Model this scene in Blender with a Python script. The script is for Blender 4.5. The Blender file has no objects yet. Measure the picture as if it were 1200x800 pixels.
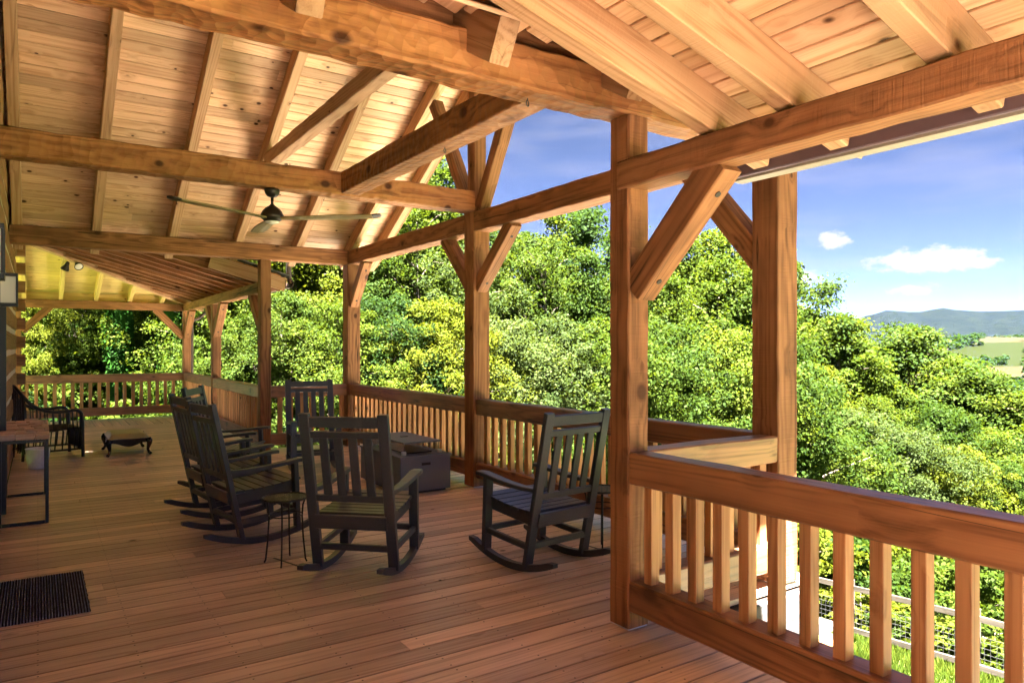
import bpy, bmesh, math, random
import numpy as np
from mathutils import Vector, Matrix
R = math.radians
scene = bpy.context.scene
COL = scene.collection

# ------------------------------------------------------------------ camera
cam_d = bpy.data.cameras.new('camera'); cam = bpy.data.objects.new('camera', cam_d); COL.objects.link(cam)
scene.camera = cam
cam_d.sensor_width = 36.0; cam_d.lens = 36.0 * 836 / 1200
cam_d.shift_y = 6 / 1200
cam_d.clip_start = 0.05; cam_d.clip_end = 60000
cam.location = (0, 0, 1.5)
cam.rotation_euler = (R(90), 0, R(-33.61))

# ------------------------------------------------------------------ sky and sun
SUN_AZ = (-0.40, -0.9165)         # horizontal direction towards the sun: summer midday, high behind the camera
SUN_EL = 68
world = bpy.data.worlds.new('World'); scene.world = world; world.use_nodes = True
wn = world.node_tree.nodes; wl = world.node_tree.links; wn.clear()
w_out = wn.new('ShaderNodeOutputWorld'); w_bg = wn.new('ShaderNodeBackground')
w_sky = wn.new('ShaderNodeTexSky'); w_sky.sky_type = 'NISHITA'; w_sky.sun_disc = False
w_sky.sun_elevation = R(SUN_EL); w_sky.sun_rotation = math.atan2(SUN_AZ[0], SUN_AZ[1])
w_sky.altitude = 900; w_sky.air_density = 0.054; w_sky.dust_density = 0.0; w_sky.ozone_density = 5.0
SKY_STRENGTH = 0.05
w_bg.inputs['Strength'].default_value = SKY_STRENGTH
wl.new(w_bg.outputs[0], w_out.inputs[0])

sun_d = bpy.data.lights.new('sun', 'SUN'); sun = bpy.data.objects.new('sun', sun_d); COL.objects.link(sun)
sun_d.energy = 5.0; sun_d.angle = R(0.6); sun_d.color = (1.0, 0.94, 0.84)
_sd = Vector((SUN_AZ[0] * math.cos(R(SUN_EL)), SUN_AZ[1] * math.cos(R(SUN_EL)), math.sin(R(SUN_EL))))
sun.rotation_euler = _sd.to_track_quat('Z', 'Y').to_euler()
sun.location = (10, -10, 30)

scene.view_settings.view_transform = 'Standard'; scene.view_settings.look = 'None'
scene.view_settings.exposure = 5.4; scene.view_settings.gamma = 1.0
scene.view_settings.use_curve_mapping = False
scene.cycles.use_denoising = True
scene.cycles.use_adaptive_sampling = True; scene.cycles.adaptive_threshold = 0.02
world.cycles.sampling_method = 'MANUAL'; world.cycles.sample_map_resolution = 512
scene.cycles.max_bounces = 10; scene.cycles.diffuse_bounces = 6; scene.cycles.glossy_bounces = 3
scene.cycles.transmission_bounces = 6; scene.cycles.transparent_max_bounces = 8
scene.cycles.caustics_reflective = False; scene.cycles.caustics_refractive = False
scene.cycles.sample_clamp_indirect = 8

# clouds are part of the sky: soft noise in view-direction space, with cumulus low over the hills
def M2(tree, op, a, b=None, c=None, clamp=False):
    n = tree.nodes.new('ShaderNodeMath'); n.operation = op; n.use_clamp = clamp
    for i, v in enumerate((a, b, c)):
        if v is None: continue
        if isinstance(v, (int, float)): n.inputs[i].default_value = v
        else: tree.links.new(v, n.inputs[i])
    return n.outputs[0]
def ramp(tree, fac, stops, interp='LINEAR'):
    n = tree.nodes.new('ShaderNodeValToRGB'); cr = n.color_ramp; cr.interpolation = interp
    while len(cr.elements) < len(stops): cr.elements.new(0.5)
    for e, (p, c) in zip(cr.elements, stops):
        e.position = p; e.color = (*c, 1) if len(c) == 3 else c
    tree.links.new(fac, n.inputs[0]); return n.outputs[0]
def mix(tree, fac, a, b, mode='MIX'):
    n = tree.nodes.new('ShaderNodeMix'); n.data_type = 'RGBA'; n.blend_type = mode; n.clamp_factor = True
    if isinstance(fac, (int, float)): n.inputs[0].default_value = fac
    else: tree.links.new(fac, n.inputs[0])
    for i, v in ((6, a), (7, b)):
        if isinstance(v, tuple): n.inputs[i].default_value = (*v, 1) if len(v) == 3 else v
        else: tree.links.new(v, n.inputs[i])
    return n.outputs[2]
def noise(tree, vec, scale, detail=4, rough=0.55, dist=0.0):
    n = tree.nodes.new('ShaderNodeTexNoise'); n.inputs['Scale'].default_value = scale
    n.inputs['Detail'].default_value = detail; n.inputs['Roughness'].default_value = rough
    n.inputs['Distortion'].default_value = dist
    tree.links.new(vec, n.inputs['Vector']); return n.outputs['Fac']
def mapping(tree, vec, scale=(1, 1, 1), loc=(0, 0, 0)):
    n = tree.nodes.new('ShaderNodeMapping'); n.inputs['Scale'].default_value = scale; n.inputs['Location'].default_value = loc
    tree.links.new(vec, n.inputs['Vector']); return n.outputs['Vector']

def build_sky_clouds():
    t = world.node_tree
    tc = t.nodes.new('ShaderNodeTexCoord'); g = tc.outputs['Generated']
    sep = t.nodes.new('ShaderNodeSeparateXYZ'); t.links.new(g, sep.inputs[0])
    x, y, z = sep.outputs
    az = M2(t, 'ARCTAN2', x, y)                                  # radians from +Y towards +X
    el = M2(t, 'ARCSINE', z)
    # high thin streaks
    st = t.nodes.new('ShaderNodeCombineXYZ'); t.links.new(M2(t, 'MULTIPLY', az, 3.0), st.inputs[0]); t.links.new(M2(t, 'MULTIPLY', el, 16.0), st.inputs[1])
    thin = noise(t, st.outputs[0], 1.6, 4, 0.62)
    thin = M2(t, 'MULTIPLY', M2(t, 'SUBTRACT', thin, 0.47, clamp=True), 1.3, clamp=True)
    # cumulus
    cv = t.nodes.new('ShaderNodeCombineXYZ'); t.links.new(az, cv.inputs[0]); t.links.new(M2(t, 'MULTIPLY', el, 1.6), cv.inputs[1])
    puff = noise(t, cv.outputs[0], 55, 6, 0.66)
    total = None
    azw = M2(t, 'WRAP', az, 1.30, 0.70)                          # the same loose cluster repeats every 0.6 rad
    for (a0, e0, ra, re, k) in CUMULUS:
        da = M2(t, 'DIVIDE', M2(t, 'SUBTRACT', azw, a0), ra)
        de = M2(t, 'DIVIDE', M2(t, 'SUBTRACT', el, e0), re)
        dn = M2(t, 'LESS_THAN', de, 0.0)
        de = M2(t, 'MULTIPLY', de, M2(t, 'MULTIPLY_ADD', dn, 0.9, 1.0))   # flatter bases
        d2 = M2(t, 'ADD', M2(t, 'MULTIPLY', da, da), M2(t, 'MULTIPLY', de, de))
        m = M2(t, 'MULTIPLY', M2(t, 'SUBTRACT', 1.0, d2), k)
        total = m if total is None else M2(t, 'MAXIMUM', total, m)
    total = M2(t, 'MAXIMUM', total, -1.5)
    dens = M2(t, 'ADD', total, M2(t, 'MULTIPLY', M2(t, 'SUBTRACT', puff, 0.52), 3.4))
    dens = M2(t, 'MULTIPLY', dens, 1.15, clamp=True)
    sky = mix(t, 1.0, w_sky.outputs[0], SKY_TINT, 'MULTIPLY')
    c1 = mix(t, M2(t, 'MULTIPLY', thin, 0.85), sky, (0.44, 0.43, 0.52))
    c2 = mix(t, M2(t, 'MULTIPLY', dens, 0.85), c1, (0.66, 0.62, 0.68))
    t.links.new(c2, w_bg.inputs['Color'])
# (azimuth, elevation, half width, half height, density): fair-weather cumulus low over the ridge; the pattern goes on round the horizon
CUMULUS = [(1.0100, 0.1320, 0.022, 0.017, 1.0), (1.120, 0.100, 0.075, 0.023, 1.15),
           (1.098, 0.068, 0.032, 0.010, .75), (0.978, 0.085, 0.022, 0.016, .8)]
SKY_TINT = (1.20, 0.92, 0.77)
build_sky_clouds()

# ------------------------------------------------------------------ bookkeeping
rng = random.Random(7)
def tag(o, label=None, cat=None, group=None, kind=None):
    if label: o['label'] = label
    if cat: o['category'] = cat
    if group: o['group'] = group
    if kind: o['kind'] = kind
    return o
def empty(name, loc=(0, 0, 0), rz=0.0):
    o = bpy.data.objects.new(name, None); COL.objects.link(o); o.location = loc; o.rotation_euler = (0, 0, rz)
    o.empty_display_size = 0.1
    return o
def copy_tree(o, parent=None):
    c = o.copy(); COL.objects.link(c)
    if parent is not None: c.parent = parent
    for ch in list(o.children): copy_tree(ch, c)
    return c

def frame(p0, p1, up=(0, 0, 1)):
    p0 = Vector(p0); p1 = Vector(p1); x = (p1 - p0); L = x.length; x.normalize()
    up = Vector(up)
    if abs(x.dot(up)) > 0.98: up = Vector((0, 1, 0))
    y = up.cross(x).normalized(); z = x.cross(y).normalized()
    m = Matrix((x, y, z)).transposed().to_4x4(); m.translation = (p0 + p1) / 2
    return m, L

def mesh(name, verts, faces):
    me = bpy.data.meshes.new(name); me.from_pydata([tuple(v) for v in verts], [], faces); me.update(); return me

_mc = {}
def bar_mesh(L, w, h, cham, step, jit, seed):
    """a squared timber along local X; chamfered corners; rings every step with a little waviness"""
    key = (round(L, 3), round(w, 3), round(h, 3), cham, step, jit, seed)
    if key in _mc: return _mc[key]
    r = random.Random(seed * 7919 + 13)
    n = max(1, int(L / step)) if step else 1
    a, b, c = w / 2, h / 2, min(cham, w * .3, h * .3)
    sec = [(-a + c, -b), (a - c, -b), (a, -b + c), (a, b - c), (a - c, b), (-a + c, b), (-a, b - c), (-a, -b + c)]
    vs, fs = [], []
    for i in range(n + 1):
        x = -L / 2 + L * i / n
        ph = [r.uniform(-jit, jit) for _ in range(4)]
        for (y, z) in sec:
            k = (0 if y < 0 else 1) + (0 if z < 0 else 2)
            vs.append((x, y + ph[k] * (1 if y > 0 else -1), z + ph[3 - k] * (1 if z > 0 else -1)))
    for i in range(n):
        for k in range(8):
            q = (k + 1) % 8
            fs.append((i * 8 + k, i * 8 + q, (i + 1) * 8 + q, (i + 1) * 8 + k))
    fs.append(tuple(range(7, -1, -1))); fs.append(tuple(n * 8 + k for k in range(8)))
    fs = [tuple(reversed(f)) for f in fs]
    me = mesh('timber', vs, fs)
    # make normals point out
    bm = bmesh.new(); bm.from_mesh(me); bmesh.ops.recalc_face_normals(bm, faces=bm.faces); bm.to_mesh(me); bm.free()
    _mc[key] = me; return me
def bar(name, p0, p1, w, h, mat, parent=None, up=(0, 0, 1), cham=0.006, step=0, jit=0.0, seed=0):
    m, L = frame(p0, p1, up)
    me = bar_mesh(L, w, h, cham, step, jit, seed)
    if me.materials and me.materials[0] is not mat:
        me = me.copy(); me.materials.clear()
    if not me.materials: me.materials.append(mat)
    o = bpy.data.objects.new(name, me); COL.objects.link(o)
    if parent is not None:
        o.parent = parent; o.matrix_local = pm(parent).inverted() @ m
    else: o.matrix_world = m
    return o
def pm(o):
    """world matrix from the transform channels (no depsgraph update needed)"""
    m = o.matrix_basis.copy()
    if o.parent is not None: m = pm(o.parent) @ o.matrix_parent_inverse @ m
    return m
def put(name, me, mat, parent=None, loc=(0, 0, 0), smooth=False):
    o = bpy.data.objects.new(name, me); COL.objects.link(o)
    if mat is not None and not me.materials: me.materials.append(mat)
    m = Matrix.Translation(loc)
    if parent is not None:
        o.parent = parent; o.matrix_local = pm(parent).inverted() @ m
    else: o.matrix_world = m
    if smooth: me.polygons.foreach_set('use_smooth', [True] * len(me.polygons))
    return o
def local(name, me, mat, parent, loc=(0, 0, 0), rot=(0, 0, 0), smooth=False):
    """child placed in the parent's own coordinates"""
    o = bpy.data.objects.new(name, me); COL.objects.link(o)
    if mat is not None and not me.materials: me.materials.append(mat)
    o.parent = parent; o.location = loc; o.rotation_euler = rot
    if smooth: me.polygons.foreach_set('use_smooth', [True] * len(me.polygons))
    return o
def lbar(name, p0, p1, w, h, mat, parent, up=(0, 0, 1), cham=0.004, **k):
    """bar given in the parent's own coordinates"""
    m, L = frame(p0, p1, up)
    me = bar_mesh(L, w, h, cham, k.get('step', 0), k.get('jit', 0.0), k.get('seed', 0))
    if me.materials and me.materials[0] is not mat:
        me = me.copy(); me.materials.clear()
    if not me.materials: me.materials.append(mat)
    o = bpy.data.objects.new(name, me); COL.objects.link(o)
    o.parent = parent; o.matrix_local = m
    return o

def tube_data(pts, rads, sides=8, cap=True):
    pts = [Vector(p) for p in pts]; n = len(pts)
    if isinstance(rads, (int, float)): rads = [rads] * n
    vs, fs = [], []
    prev = None
    for i, p in enumerate(pts):
        d = (pts[min(i + 1, n - 1)] - pts[max(i - 1, 0)]).normalized()
        a = prev if prev is not None else (Vector((0, 0, 1)) if abs(d.z) < .9 else Vector((1, 0, 0)))
        u = (a - d * a.dot(d)).normalized(); v = d.cross(u); prev = u
        for k in range(sides):
            t = 2 * math.pi * k / sides
            vs.append(p + (u * math.cos(t) + v * math.sin(t)) * rads[i])
    for i in range(n - 1):
        for k in range(sides):
            q = (k + 1) % sides
            fs.append((i * sides + k, i * sides + q, (i + 1) * sides + q, (i + 1) * sides + k))
    if cap:
        fs.append(tuple(range(sides - 1, -1, -1))); fs.append(tuple((n - 1) * sides + k for k in range(sides)))
    return vs, fs
def join_data(parts):
    vs, fs = [], []
    for v, f in parts:
        b = len(vs); vs += list(v); fs += [tuple(i + b for i in q) for q in f]
    return vs, fs
def tube_mesh(pts, rads, sides=8): return mesh('tube', *tube_data(pts, rads, sides))
def lathe_mesh(prof, n=24):
    vs, fs = [], []
    for (r_, z) in prof:
        for k in range(n):
            t = 2 * math.pi * k / n; vs.append((r_ * math.cos(t), r_ * math.sin(t), z))
    for i in range(len(prof) - 1):
        for k in range(n):
            q = (k + 1) % n; fs.append((i * n + k, i * n + q, (i + 1) * n + q, (i + 1) * n + k))
    fs.append(tuple(range(n - 1, -1, -1))); fs.append(tuple((len(prof) - 1) * n + k for k in range(n)))
    return mesh('lathe', vs, fs)
def box_data(x0, x1, y0, y1, z0, z1):
    vs = [(x0, y0, z0), (x1, y0, z0), (x1, y1, z0), (x0, y1, z0), (x0, y0, z1), (x1, y0, z1), (x1, y1, z1), (x0, y1, z1)]
    return vs, [(3, 2, 1, 0), (4, 5, 6, 7), (0, 1, 5, 4), (1, 2, 6, 5), (2, 3, 7, 6), (3, 0, 4, 7)]
def box_mesh(x0, x1, y0, y1, z0, z1, bev=0.0):
    me = mesh('box', *box_data(x0, x1, y0, y1, z0, z1))
    if bev:
        bm = bmesh.new(); bm.from_mesh(me)
        bmesh.ops.bevel(bm, geom=bm.edges[:] , offset=bev, segments=2, affect='EDGES', profile=0.6)
        bm.to_mesh(me); bm.free()
    return me
def prism_mesh(poly, thick, axis='Y'):
    """outline in the XZ plane, extruded along Y by thick (centred)"""
    n = len(poly); vs = [(x, -thick / 2, z) for x, z in poly] + [(x, thick / 2, z) for x, z in poly]
    fs = [tuple(range(n)), tuple(range(2 * n - 1, n - 1, -1))] + [(i, i + n, (i + 1) % n + n, (i + 1) % n) for i in range(n)]
    me = mesh('prism', vs, fs)
    bm = bmesh.new(); bm.from_mesh(me); bmesh.ops.recalc_face_normals(bm, faces=bm.faces); bm.to_mesh(me); bm.free()
    return me

# ------------------------------------------------------------------ materials
def new_mat(name):
    m = bpy.data.materials.new(name); m.use_nodes = True
    t = m.node_tree; b = t.nodes['Principled BSDF']; return m, t, b
def plain(name, col, rough=0.5, metal=0.0, spec=0.5, var=0.0, bump=0.0, bscale=40):
    m, t, b = new_mat(name)
    b.inputs['Base Color'].default_value = (*col, 1); b.inputs['Roughness'].default_value = rough
    b.inputs['Metallic'].default_value = metal; b.inputs['Specular IOR Level'].default_value = spec
    tc = t.nodes.new('ShaderNodeTexCoord')
    if var or bump:
        nz = noise(t, tc.outputs['Object'], bscale, 5)
        if var:
            c = mix(t, nz, tuple(x * (1 - var) for x in col), tuple(min(1, x * (1 + var)) for x in col))
            t.links.new(c, b.inputs['Base Color'])
        if bump:
            bp = t.nodes.new('ShaderNodeBump'); bp.inputs['Strength'].default_value = bump; bp.inputs['Distance'].default_value = 0.004
            t.links.new(nz, bp.inputs['Height']); t.links.new(bp.outputs[0], b.inputs['Normal'])
    return m

def wood(name, light, dark, knot=(0.06, 0.02, 0.008), rough=0.55, spec=0.18, hew=0.0, saw=0.0, knots=4.5, knot_r=0.085, var=0.22, gscale=1.0, weather=None, checks=0.0, stain=0.0, screws=False):
    """sawn timber: grain along the object's local X, knots, per-piece tone"""
    m, t, b = new_mat(name)
    tc = t.nodes.new('ShaderNodeTexCoord'); oi = t.nodes.new('ShaderNodeObjectInfo')
    off = t.nodes.new('ShaderNodeVectorMath'); off.operation = 'SCALE'
    off.inputs[0].default_value = (31.7, 17.3, 23.9); t.links.new(oi.outputs['Random'], off.inputs['Scale'])
    ad = t.nodes.new('ShaderNodeVectorMath'); ad.operation = 'ADD'
    t.links.new(tc.outputs['Object'], ad.inputs[0]); t.links.new(off.outputs[0], ad.inputs[1])
    P = ad.outputs[0]
    # knots: where a scattered point lies close to the surface
    vo = t.nodes.new('ShaderNodeTexVoronoi'); vo.inputs['Scale'].default_value = knots; t.links.new(mapping(t, P, (0.75, 1, 1)), vo.inputs['Vector'])
    kd = vo.outputs['Distance']
    sepc = t.nodes.new('ShaderNodeSeparateColor'); t.links.new(vo.outputs['Color'], sepc.inputs[0])
    kr = M2(t, 'MULTIPLY_ADD', sepc.outputs[0], knot_r, knot_r * 0.45)
    kmask = M2(t, 'SUBTRACT', 1.0, M2(t, 'DIVIDE', kd, kr), clamp=True)
    khalo = M2(t, 'SUBTRACT', 1.0, M2(t, 'DIVIDE', kd, M2(t, 'MULTIPLY', kr, 3.2)), clamp=True)
    # grain
    g1v = mapping(t, P, (0.42 * gscale, 24 * gscale, 24 * gscale))
    wob = t.nodes.new('ShaderNodeVectorMath'); wob.operation = 'ADD'; t.links.new(g1v, wob.inputs[0])
    kc = t.nodes.new('ShaderNodeCombineXYZ'); t.links.new(M2(t, 'MULTIPLY', khalo, 1.6), kc.inputs[1]); t.links.new(M2(t, 'MULTIPLY', khalo, 1.6), kc.inputs[2]); t.links.new(kc.outputs[0], wob.inputs[1])
    g1 = noise(t, wob.outputs[0], 1.0, 3, 0.62)
    g2 = noise(t, mapping(t, P, (3.0 * gscale, 120 * gscale, 120 * gscale)), 1.0, 1, 0.6)
    # growth-ring bands, long cathedral figures
    g0 = noise(t, mapping(t, P, (0.22 * gscale, 4.2 * gscale, 4.2 * gscale)), 1.0, 1, 0.5)
    rings = M2(t, 'MULTIPLY_ADD', M2(t, 'SINE', M2(t, 'MULTIPLY', M2(t, 'MULTIPLY_ADD', khalo, 0.06, g0), 95.0)), 0.5, 0.5)
    fac = M2(t, 'ADD', M2(t, 'MULTIPLY', g1, 0.62), M2(t, 'ADD', M2(t, 'MULTIPLY', rings, 0.22), M2(t, 'MULTIPLY', g2, 0.30)))
    col = ramp(t, fac, [(0.34, dark), (0.56, tuple(l * .72 + d * .28 for l, d in zip(light, dark))), (0.80, light)])
    big = noise(t, mapping(t, P, (0.5, 1.6, 1.6)), 1.0, 1)
    tone = M2(t, 'ADD', M2(t, 'MULTIPLY_ADD', oi.outputs['Random'], var * 1.3, 1 - var * .75), M2(t, 'MULTIPLY', M2(t, 'SUBTRACT', big, 0.5), var * 1.5))
    tn = t.nodes.new('ShaderNodeVectorMath'); tn.operation = 'SCALE'; t.links.new(col, tn.inputs[0]); t.links.new(tone, tn.inputs['Scale'])
    col = tn.outputs[0]
    if weather:
        wz = noise(t, mapping(t, P, (1.3, 6, 6)), 1.0, 3, 0.65)
        col = mix(t, M2(t, 'MULTIPLY', M2(t, 'SUBTRACT', wz, 0.42, clamp=True), weather[1], clamp=True), col, weather[0])
    crack = None
    if stain:
        sz = noise(t, mapping(t, P, (0.9, 2.6, 2.6)), 1.0, 3, 0.7)
        col = mix(t, M2(t, 'MULTIPLY', M2(t, 'SUBTRACT', sz, 0.46, clamp=True), stain, clamp=True), col, tuple(d * .42 for d in dark))
    if checks:
        cz = noise(t, mapping(t, P, (0.13, 6.0, 6.0)), 1.0, 2, 0.5); cm = noise(t, mapping(t, P, (0.9, 3.0, 3.0)), 1.0, 1)
        crack = M2(t, 'SUBTRACT', 1.0, M2(t, 'MULTIPLY', M2(t, 'ABSOLUTE', M2(t, 'SUBTRACT', cz, 0.55)), 110.0), clamp=True)
        crack = M2(t, 'MULTIPLY', crack, M2(t, 'MULTIPLY', M2(t, 'SUBTRACT', cm, 0.44, clamp=True), 12.0, clamp=True))
        col = mix(t, M2(t, 'MULTIPLY', crack, checks), col, tuple(d * .22 for d in dark))
    if screws:
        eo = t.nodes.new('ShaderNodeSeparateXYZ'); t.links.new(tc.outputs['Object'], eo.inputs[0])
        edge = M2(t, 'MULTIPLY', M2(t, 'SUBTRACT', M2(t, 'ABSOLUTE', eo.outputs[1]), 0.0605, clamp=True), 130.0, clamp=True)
        col = mix(t, M2(t, 'MULTIPLY', edge, 0.6), col, tuple(d * .35 for d in dark))   # board edges painted darker, so the gap shade between them reads stronger
        ge = t.nodes.new('ShaderNodeNewGeometry'); sx = t.nodes.new('ShaderNodeSeparateXYZ'); t.links.new(ge.outputs['Position'], sx.inputs[0])
        so = t.nodes.new('ShaderNodeSeparateXYZ'); t.links.new(tc.outputs['Object'], so.inputs[0])
        dx = M2(t, 'ABSOLUTE', M2(t, 'WRAP', sx.outputs[0], -0.203, 0.203)); dy = M2(t, 'ABSOLUTE', M2(t, 'SUBTRACT', M2(t, 'ABSOLUTE', so.outputs[1]), 0.042))
        d2 = M2(t, 'SQRT', M2(t, 'ADD', M2(t, 'MULTIPLY', dx, dx), M2(t, 'MULTIPLY', dy, dy)))
        col = mix(t, M2(t, 'LESS_THAN', d2, 0.0048), col, (0.045, 0.03, 0.025))
    col = mix(t, M2(t, 'MULTIPLY', khalo, 0.45), col, tuple(d * .75 for d in dark))
    col = mix(t, M2(t, 'MULTIPLY', kmask, 2.2, clamp=True), col, knot)
    t.links.new(col, b.inputs['Base Color'])
    b.inputs['Roughness'].default_value = rough; b.inputs['Specular IOR Level'].default_value = spec
    h = M2(t, 'ADD', M2(t, 'MULTIPLY', g1, 0.35), M2(t, 'MULTIPLY', g2, 0.35))
    if saw:
        sv = noise(t, mapping(t, P, (95, 3.0, 3.0)), 1.0, 2)
        h = M2(t, 'ADD', h, M2(t, 'MULTIPLY', sv, saw))
    bp = t.nodes.new('ShaderNodeBump'); bp.inputs['Strength'].default_value = 0.6; bp.inputs['Distance'].default_value = 0.005
    t.links.new(h, bp.inputs['Height']); nrm = bp.outputs[0]
    if hew:
        hv = t.nodes.new('ShaderNodeTexVoronoi'); hv.feature = 'F1'
        hv.inputs['Scale'].default_value = 1.0; t.links.new(mapping(t, P, (17, 12, 12)), hv.inputs['Vector'])
        b2 = t.nodes.new('ShaderNodeBump'); b2.inputs['Strength'].default_value = hew; b2.inputs['Distance'].default_value = 0.022
        t.links.new(hv.outputs['Distance'], b2.inputs['Height']); t.links.new(nrm, b2.inputs['Normal']); nrm = b2.outputs[0]
    t.links.new(nrm, b.inputs['Normal'])
    return m

M = {}
M['timber'] = wood('stained_timber', (0.335, 0.150, 0.066), (0.135, 0.052, 0.021), saw=1.1, rough=0.7, checks=.9, stain=2.6, knots=4.0, knot_r=0.13)
M['hewn'] = wood('hewn_timber', (0.40, 0.178, 0.066), (0.18, 0.066, 0.021), hew=0.75, rough=0.62, stain=1.8, checks=.5, knots=4.0, knot_r=0.14)
M['rafter'] = wood('rafter_timber', (0.47, 0.285, 0.16), (0.28, 0.145, 0.07), saw=1.0, rough=0.65, stain=.8, checks=.4, knots=3.5)
M['ceiling'] = wood('ceiling_pine', (0.68, 0.44, 0.275), (0.46, 0.25, 0.135), rough=0.5, var=0.3, knots=6.0, knot_r=0.12)
M['rail'] = wood('rail_timber', (0.34, 0.155, 0.070), (0.13, 0.050, 0.021), rough=0.42, spec=0.5, saw=0.2, checks=1.0, stain=2.0, knots=3.6, knot_r=0.14)
M['baluster'] = wood('baluster_timber', (0.48, 0.25, 0.115), (0.27, 0.115, 0.048), rough=0.6, var=.3, checks=.4)
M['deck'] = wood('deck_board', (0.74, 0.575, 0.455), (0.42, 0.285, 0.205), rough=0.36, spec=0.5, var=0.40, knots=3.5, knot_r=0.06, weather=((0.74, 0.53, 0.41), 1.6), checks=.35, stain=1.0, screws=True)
M['grey_deck'] = wood('weathered_board', (0.075, 0.072, 0.074), (0.045, 0.043, 0.044), rough=0.7, var=0.2)
M['timber_board'] = wood('stained_board', (0.38, 0.165, 0.058), (0.21, 0.078, 0.024), rough=0.6)
M['ceiling_pale_sunlit'] = wood('pale_sunlit_pine', (0.66, 0.50, 0.20), (0.48, 0.33, 0.11), rough=0.5, knots=5.5)  # pale boards, their yellow also holding the glow of sunlit ground
M['ceil_sunlit_rafter'] = wood('pale_sunlit_rafter', (0.62, 0.44, 0.17), (0.42, 0.27, 0.09), rough=0.6)  # rafter colour with the same sunlit yellow put in
M['gap_shade'] = plain('dark_gap_shade', (0.03, 0.02, 0.014), 0.9, var=0.2)  # near-black colour standing in for the shade under the boards
M['log'] = wood('house_log', (0.42, 0.22, 0.10), (0.24, 0.11, 0.045), rough=0.6)
M['fence'] = wood('fence_timber', (0.075, 0.062, 0.052), (0.045, 0.036, 0.029), rough=0.7)
M['slab'] = wood('rough_slab', (0.74, 0.54, 0.39), (0.40, 0.25, 0.16), rough=0.6, knots=7)
M['chink'] = plain('chinking', (0.72, 0.63, 0.50), 0.9, var=0.15, bump=0.3)
M['black'] = plain('black_recycled_plastic', (0.034, 0.037, 0.047), 0.36, spec=0.5, var=0.3, bump=0.25, bscale=60)
M['metal'] = plain('black_iron', (0.015, 0.015, 0.017), 0.4, metal=0.4, var=0.2)
M['bronze'] = plain('dark_bronze', (0.035, 0.026, 0.022), 0.4, metal=0.6)
M['grey'] = plain('charcoal_powder_coat', (0.10, 0.11, 0.15), 0.42, var=0.06, bump=0.1, bscale=120)
M['steel'] = plain('brushed_steel', (0.55, 0.55, 0.56), 0.3, metal=1.0)
M['zinc'] = plain('galvanised_zinc', (0.66, 0.68, 0.72), 0.5, metal=0.15, var=0.2, bscale=25)
M['gutter'] = plain('bronze_gutter', (0.085, 0.052, 0.045), 0.45, var=0.1)
M['fascia'] = plain('cream_fascia', (0.26, 0.225, 0.19), 0.6, var=0.08)
M['soffit'] = plain('plum_gutter_back', (0.10, 0.065, 0.085), 0.5)
M['shingle'] = plain('roof_shingle', (0.09, 0.085, 0.08), 0.9, var=0.3, bump=0.5, bscale=30)
M['white_glass'] = plain('frosted_glass', (0.78, 0.76, 0.72), 0.35)
M['wicker'] = plain('black_rattan', (0.014, 0.012, 0.012), 0.35, var=0.3)
M['lacquer'] = plain('black_lacquer', (0.01, 0.009, 0.009), 0.15, var=0.1)
M['pad'] = plain('olive_cushion', (0.34, 0.33, 0.16), 0.45, var=0.1)
M['wire'] = plain('galvanised_wire', (0.05, 0.05, 0.05), 0.6, metal=0.0)
M['badge'] = plain('badge_metal', (0.45, 0.45, 0.46), 0.35, metal=0.8)
M['peg'] = plain('dark_peg', (0.012, 0.006, 0.003), 0.7)
M['lens'] = plain('lamp_lens', (0.7, 0.68, 0.62), 0.25)
M['blade'] = wood('fan_blade', (0.26, 0.19, 0.085), (0.16, 0.105, 0.045), rough=0.45, var=0.05, knots=0.3)
def glass_mat():
    m, t, b = new_mat('clear_glass'); b.inputs['Base Color'].default_value = (0.9, 0.95, 0.95, 1)
    b.inputs['Transmission Weight'].default_value = 1.0; b.inputs['Roughness'].default_value = 0.02; b.inputs['IOR'].default_value = 1.45
    return m
M['glass'] = glass_mat()
def mat_rug():
    m, t, b = new_mat('ribbed_mat')
    tc = t.nodes.new('ShaderNodeTexCoord')
    sp_ = t.nodes.new('ShaderNodeSeparateXYZ'); t.links.new(tc.outputs['Object'], sp_.inputs[0])
    rib = M2(t, 'MULTIPLY_ADD', M2(t, 'SINE', M2(t, 'MULTIPLY', sp_.outputs[0], 2 * math.pi / 0.0145)), 0.5, 0.5)
    nz = M2(t, 'ADD', M2(t, 'MULTIPLY', rib, 0.5), M2(t, 'MULTIPLY', noise(t, mapping(t, tc.outputs['Object'], (150, 45, 40)), 1.0, 3, 0.7), 0.5))
    c = ramp(t, nz, [(0.36, (0.010, 0.012, 0.022)), (0.58, (0.050, 0.058, 0.095)), (0.80, (0.42, 0.46, 0.62))])
    t.links.new(c, b.inputs['Base Color']); b.inputs['Roughness'].default_value = 0.95; b.inputs['Specular IOR Level'].default_value = 0.1
    bp = t.nodes.new('ShaderNodeBump'); bp.inputs['Strength'].default_value = 0.8; bp.inputs['Distance'].default_value = 0.006
    t.links.new(nz, bp.inputs['Height']); t.links.new(bp.outputs[0], b.inputs['Normal'])
    return m
M['rug'] = mat_rug()
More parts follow.
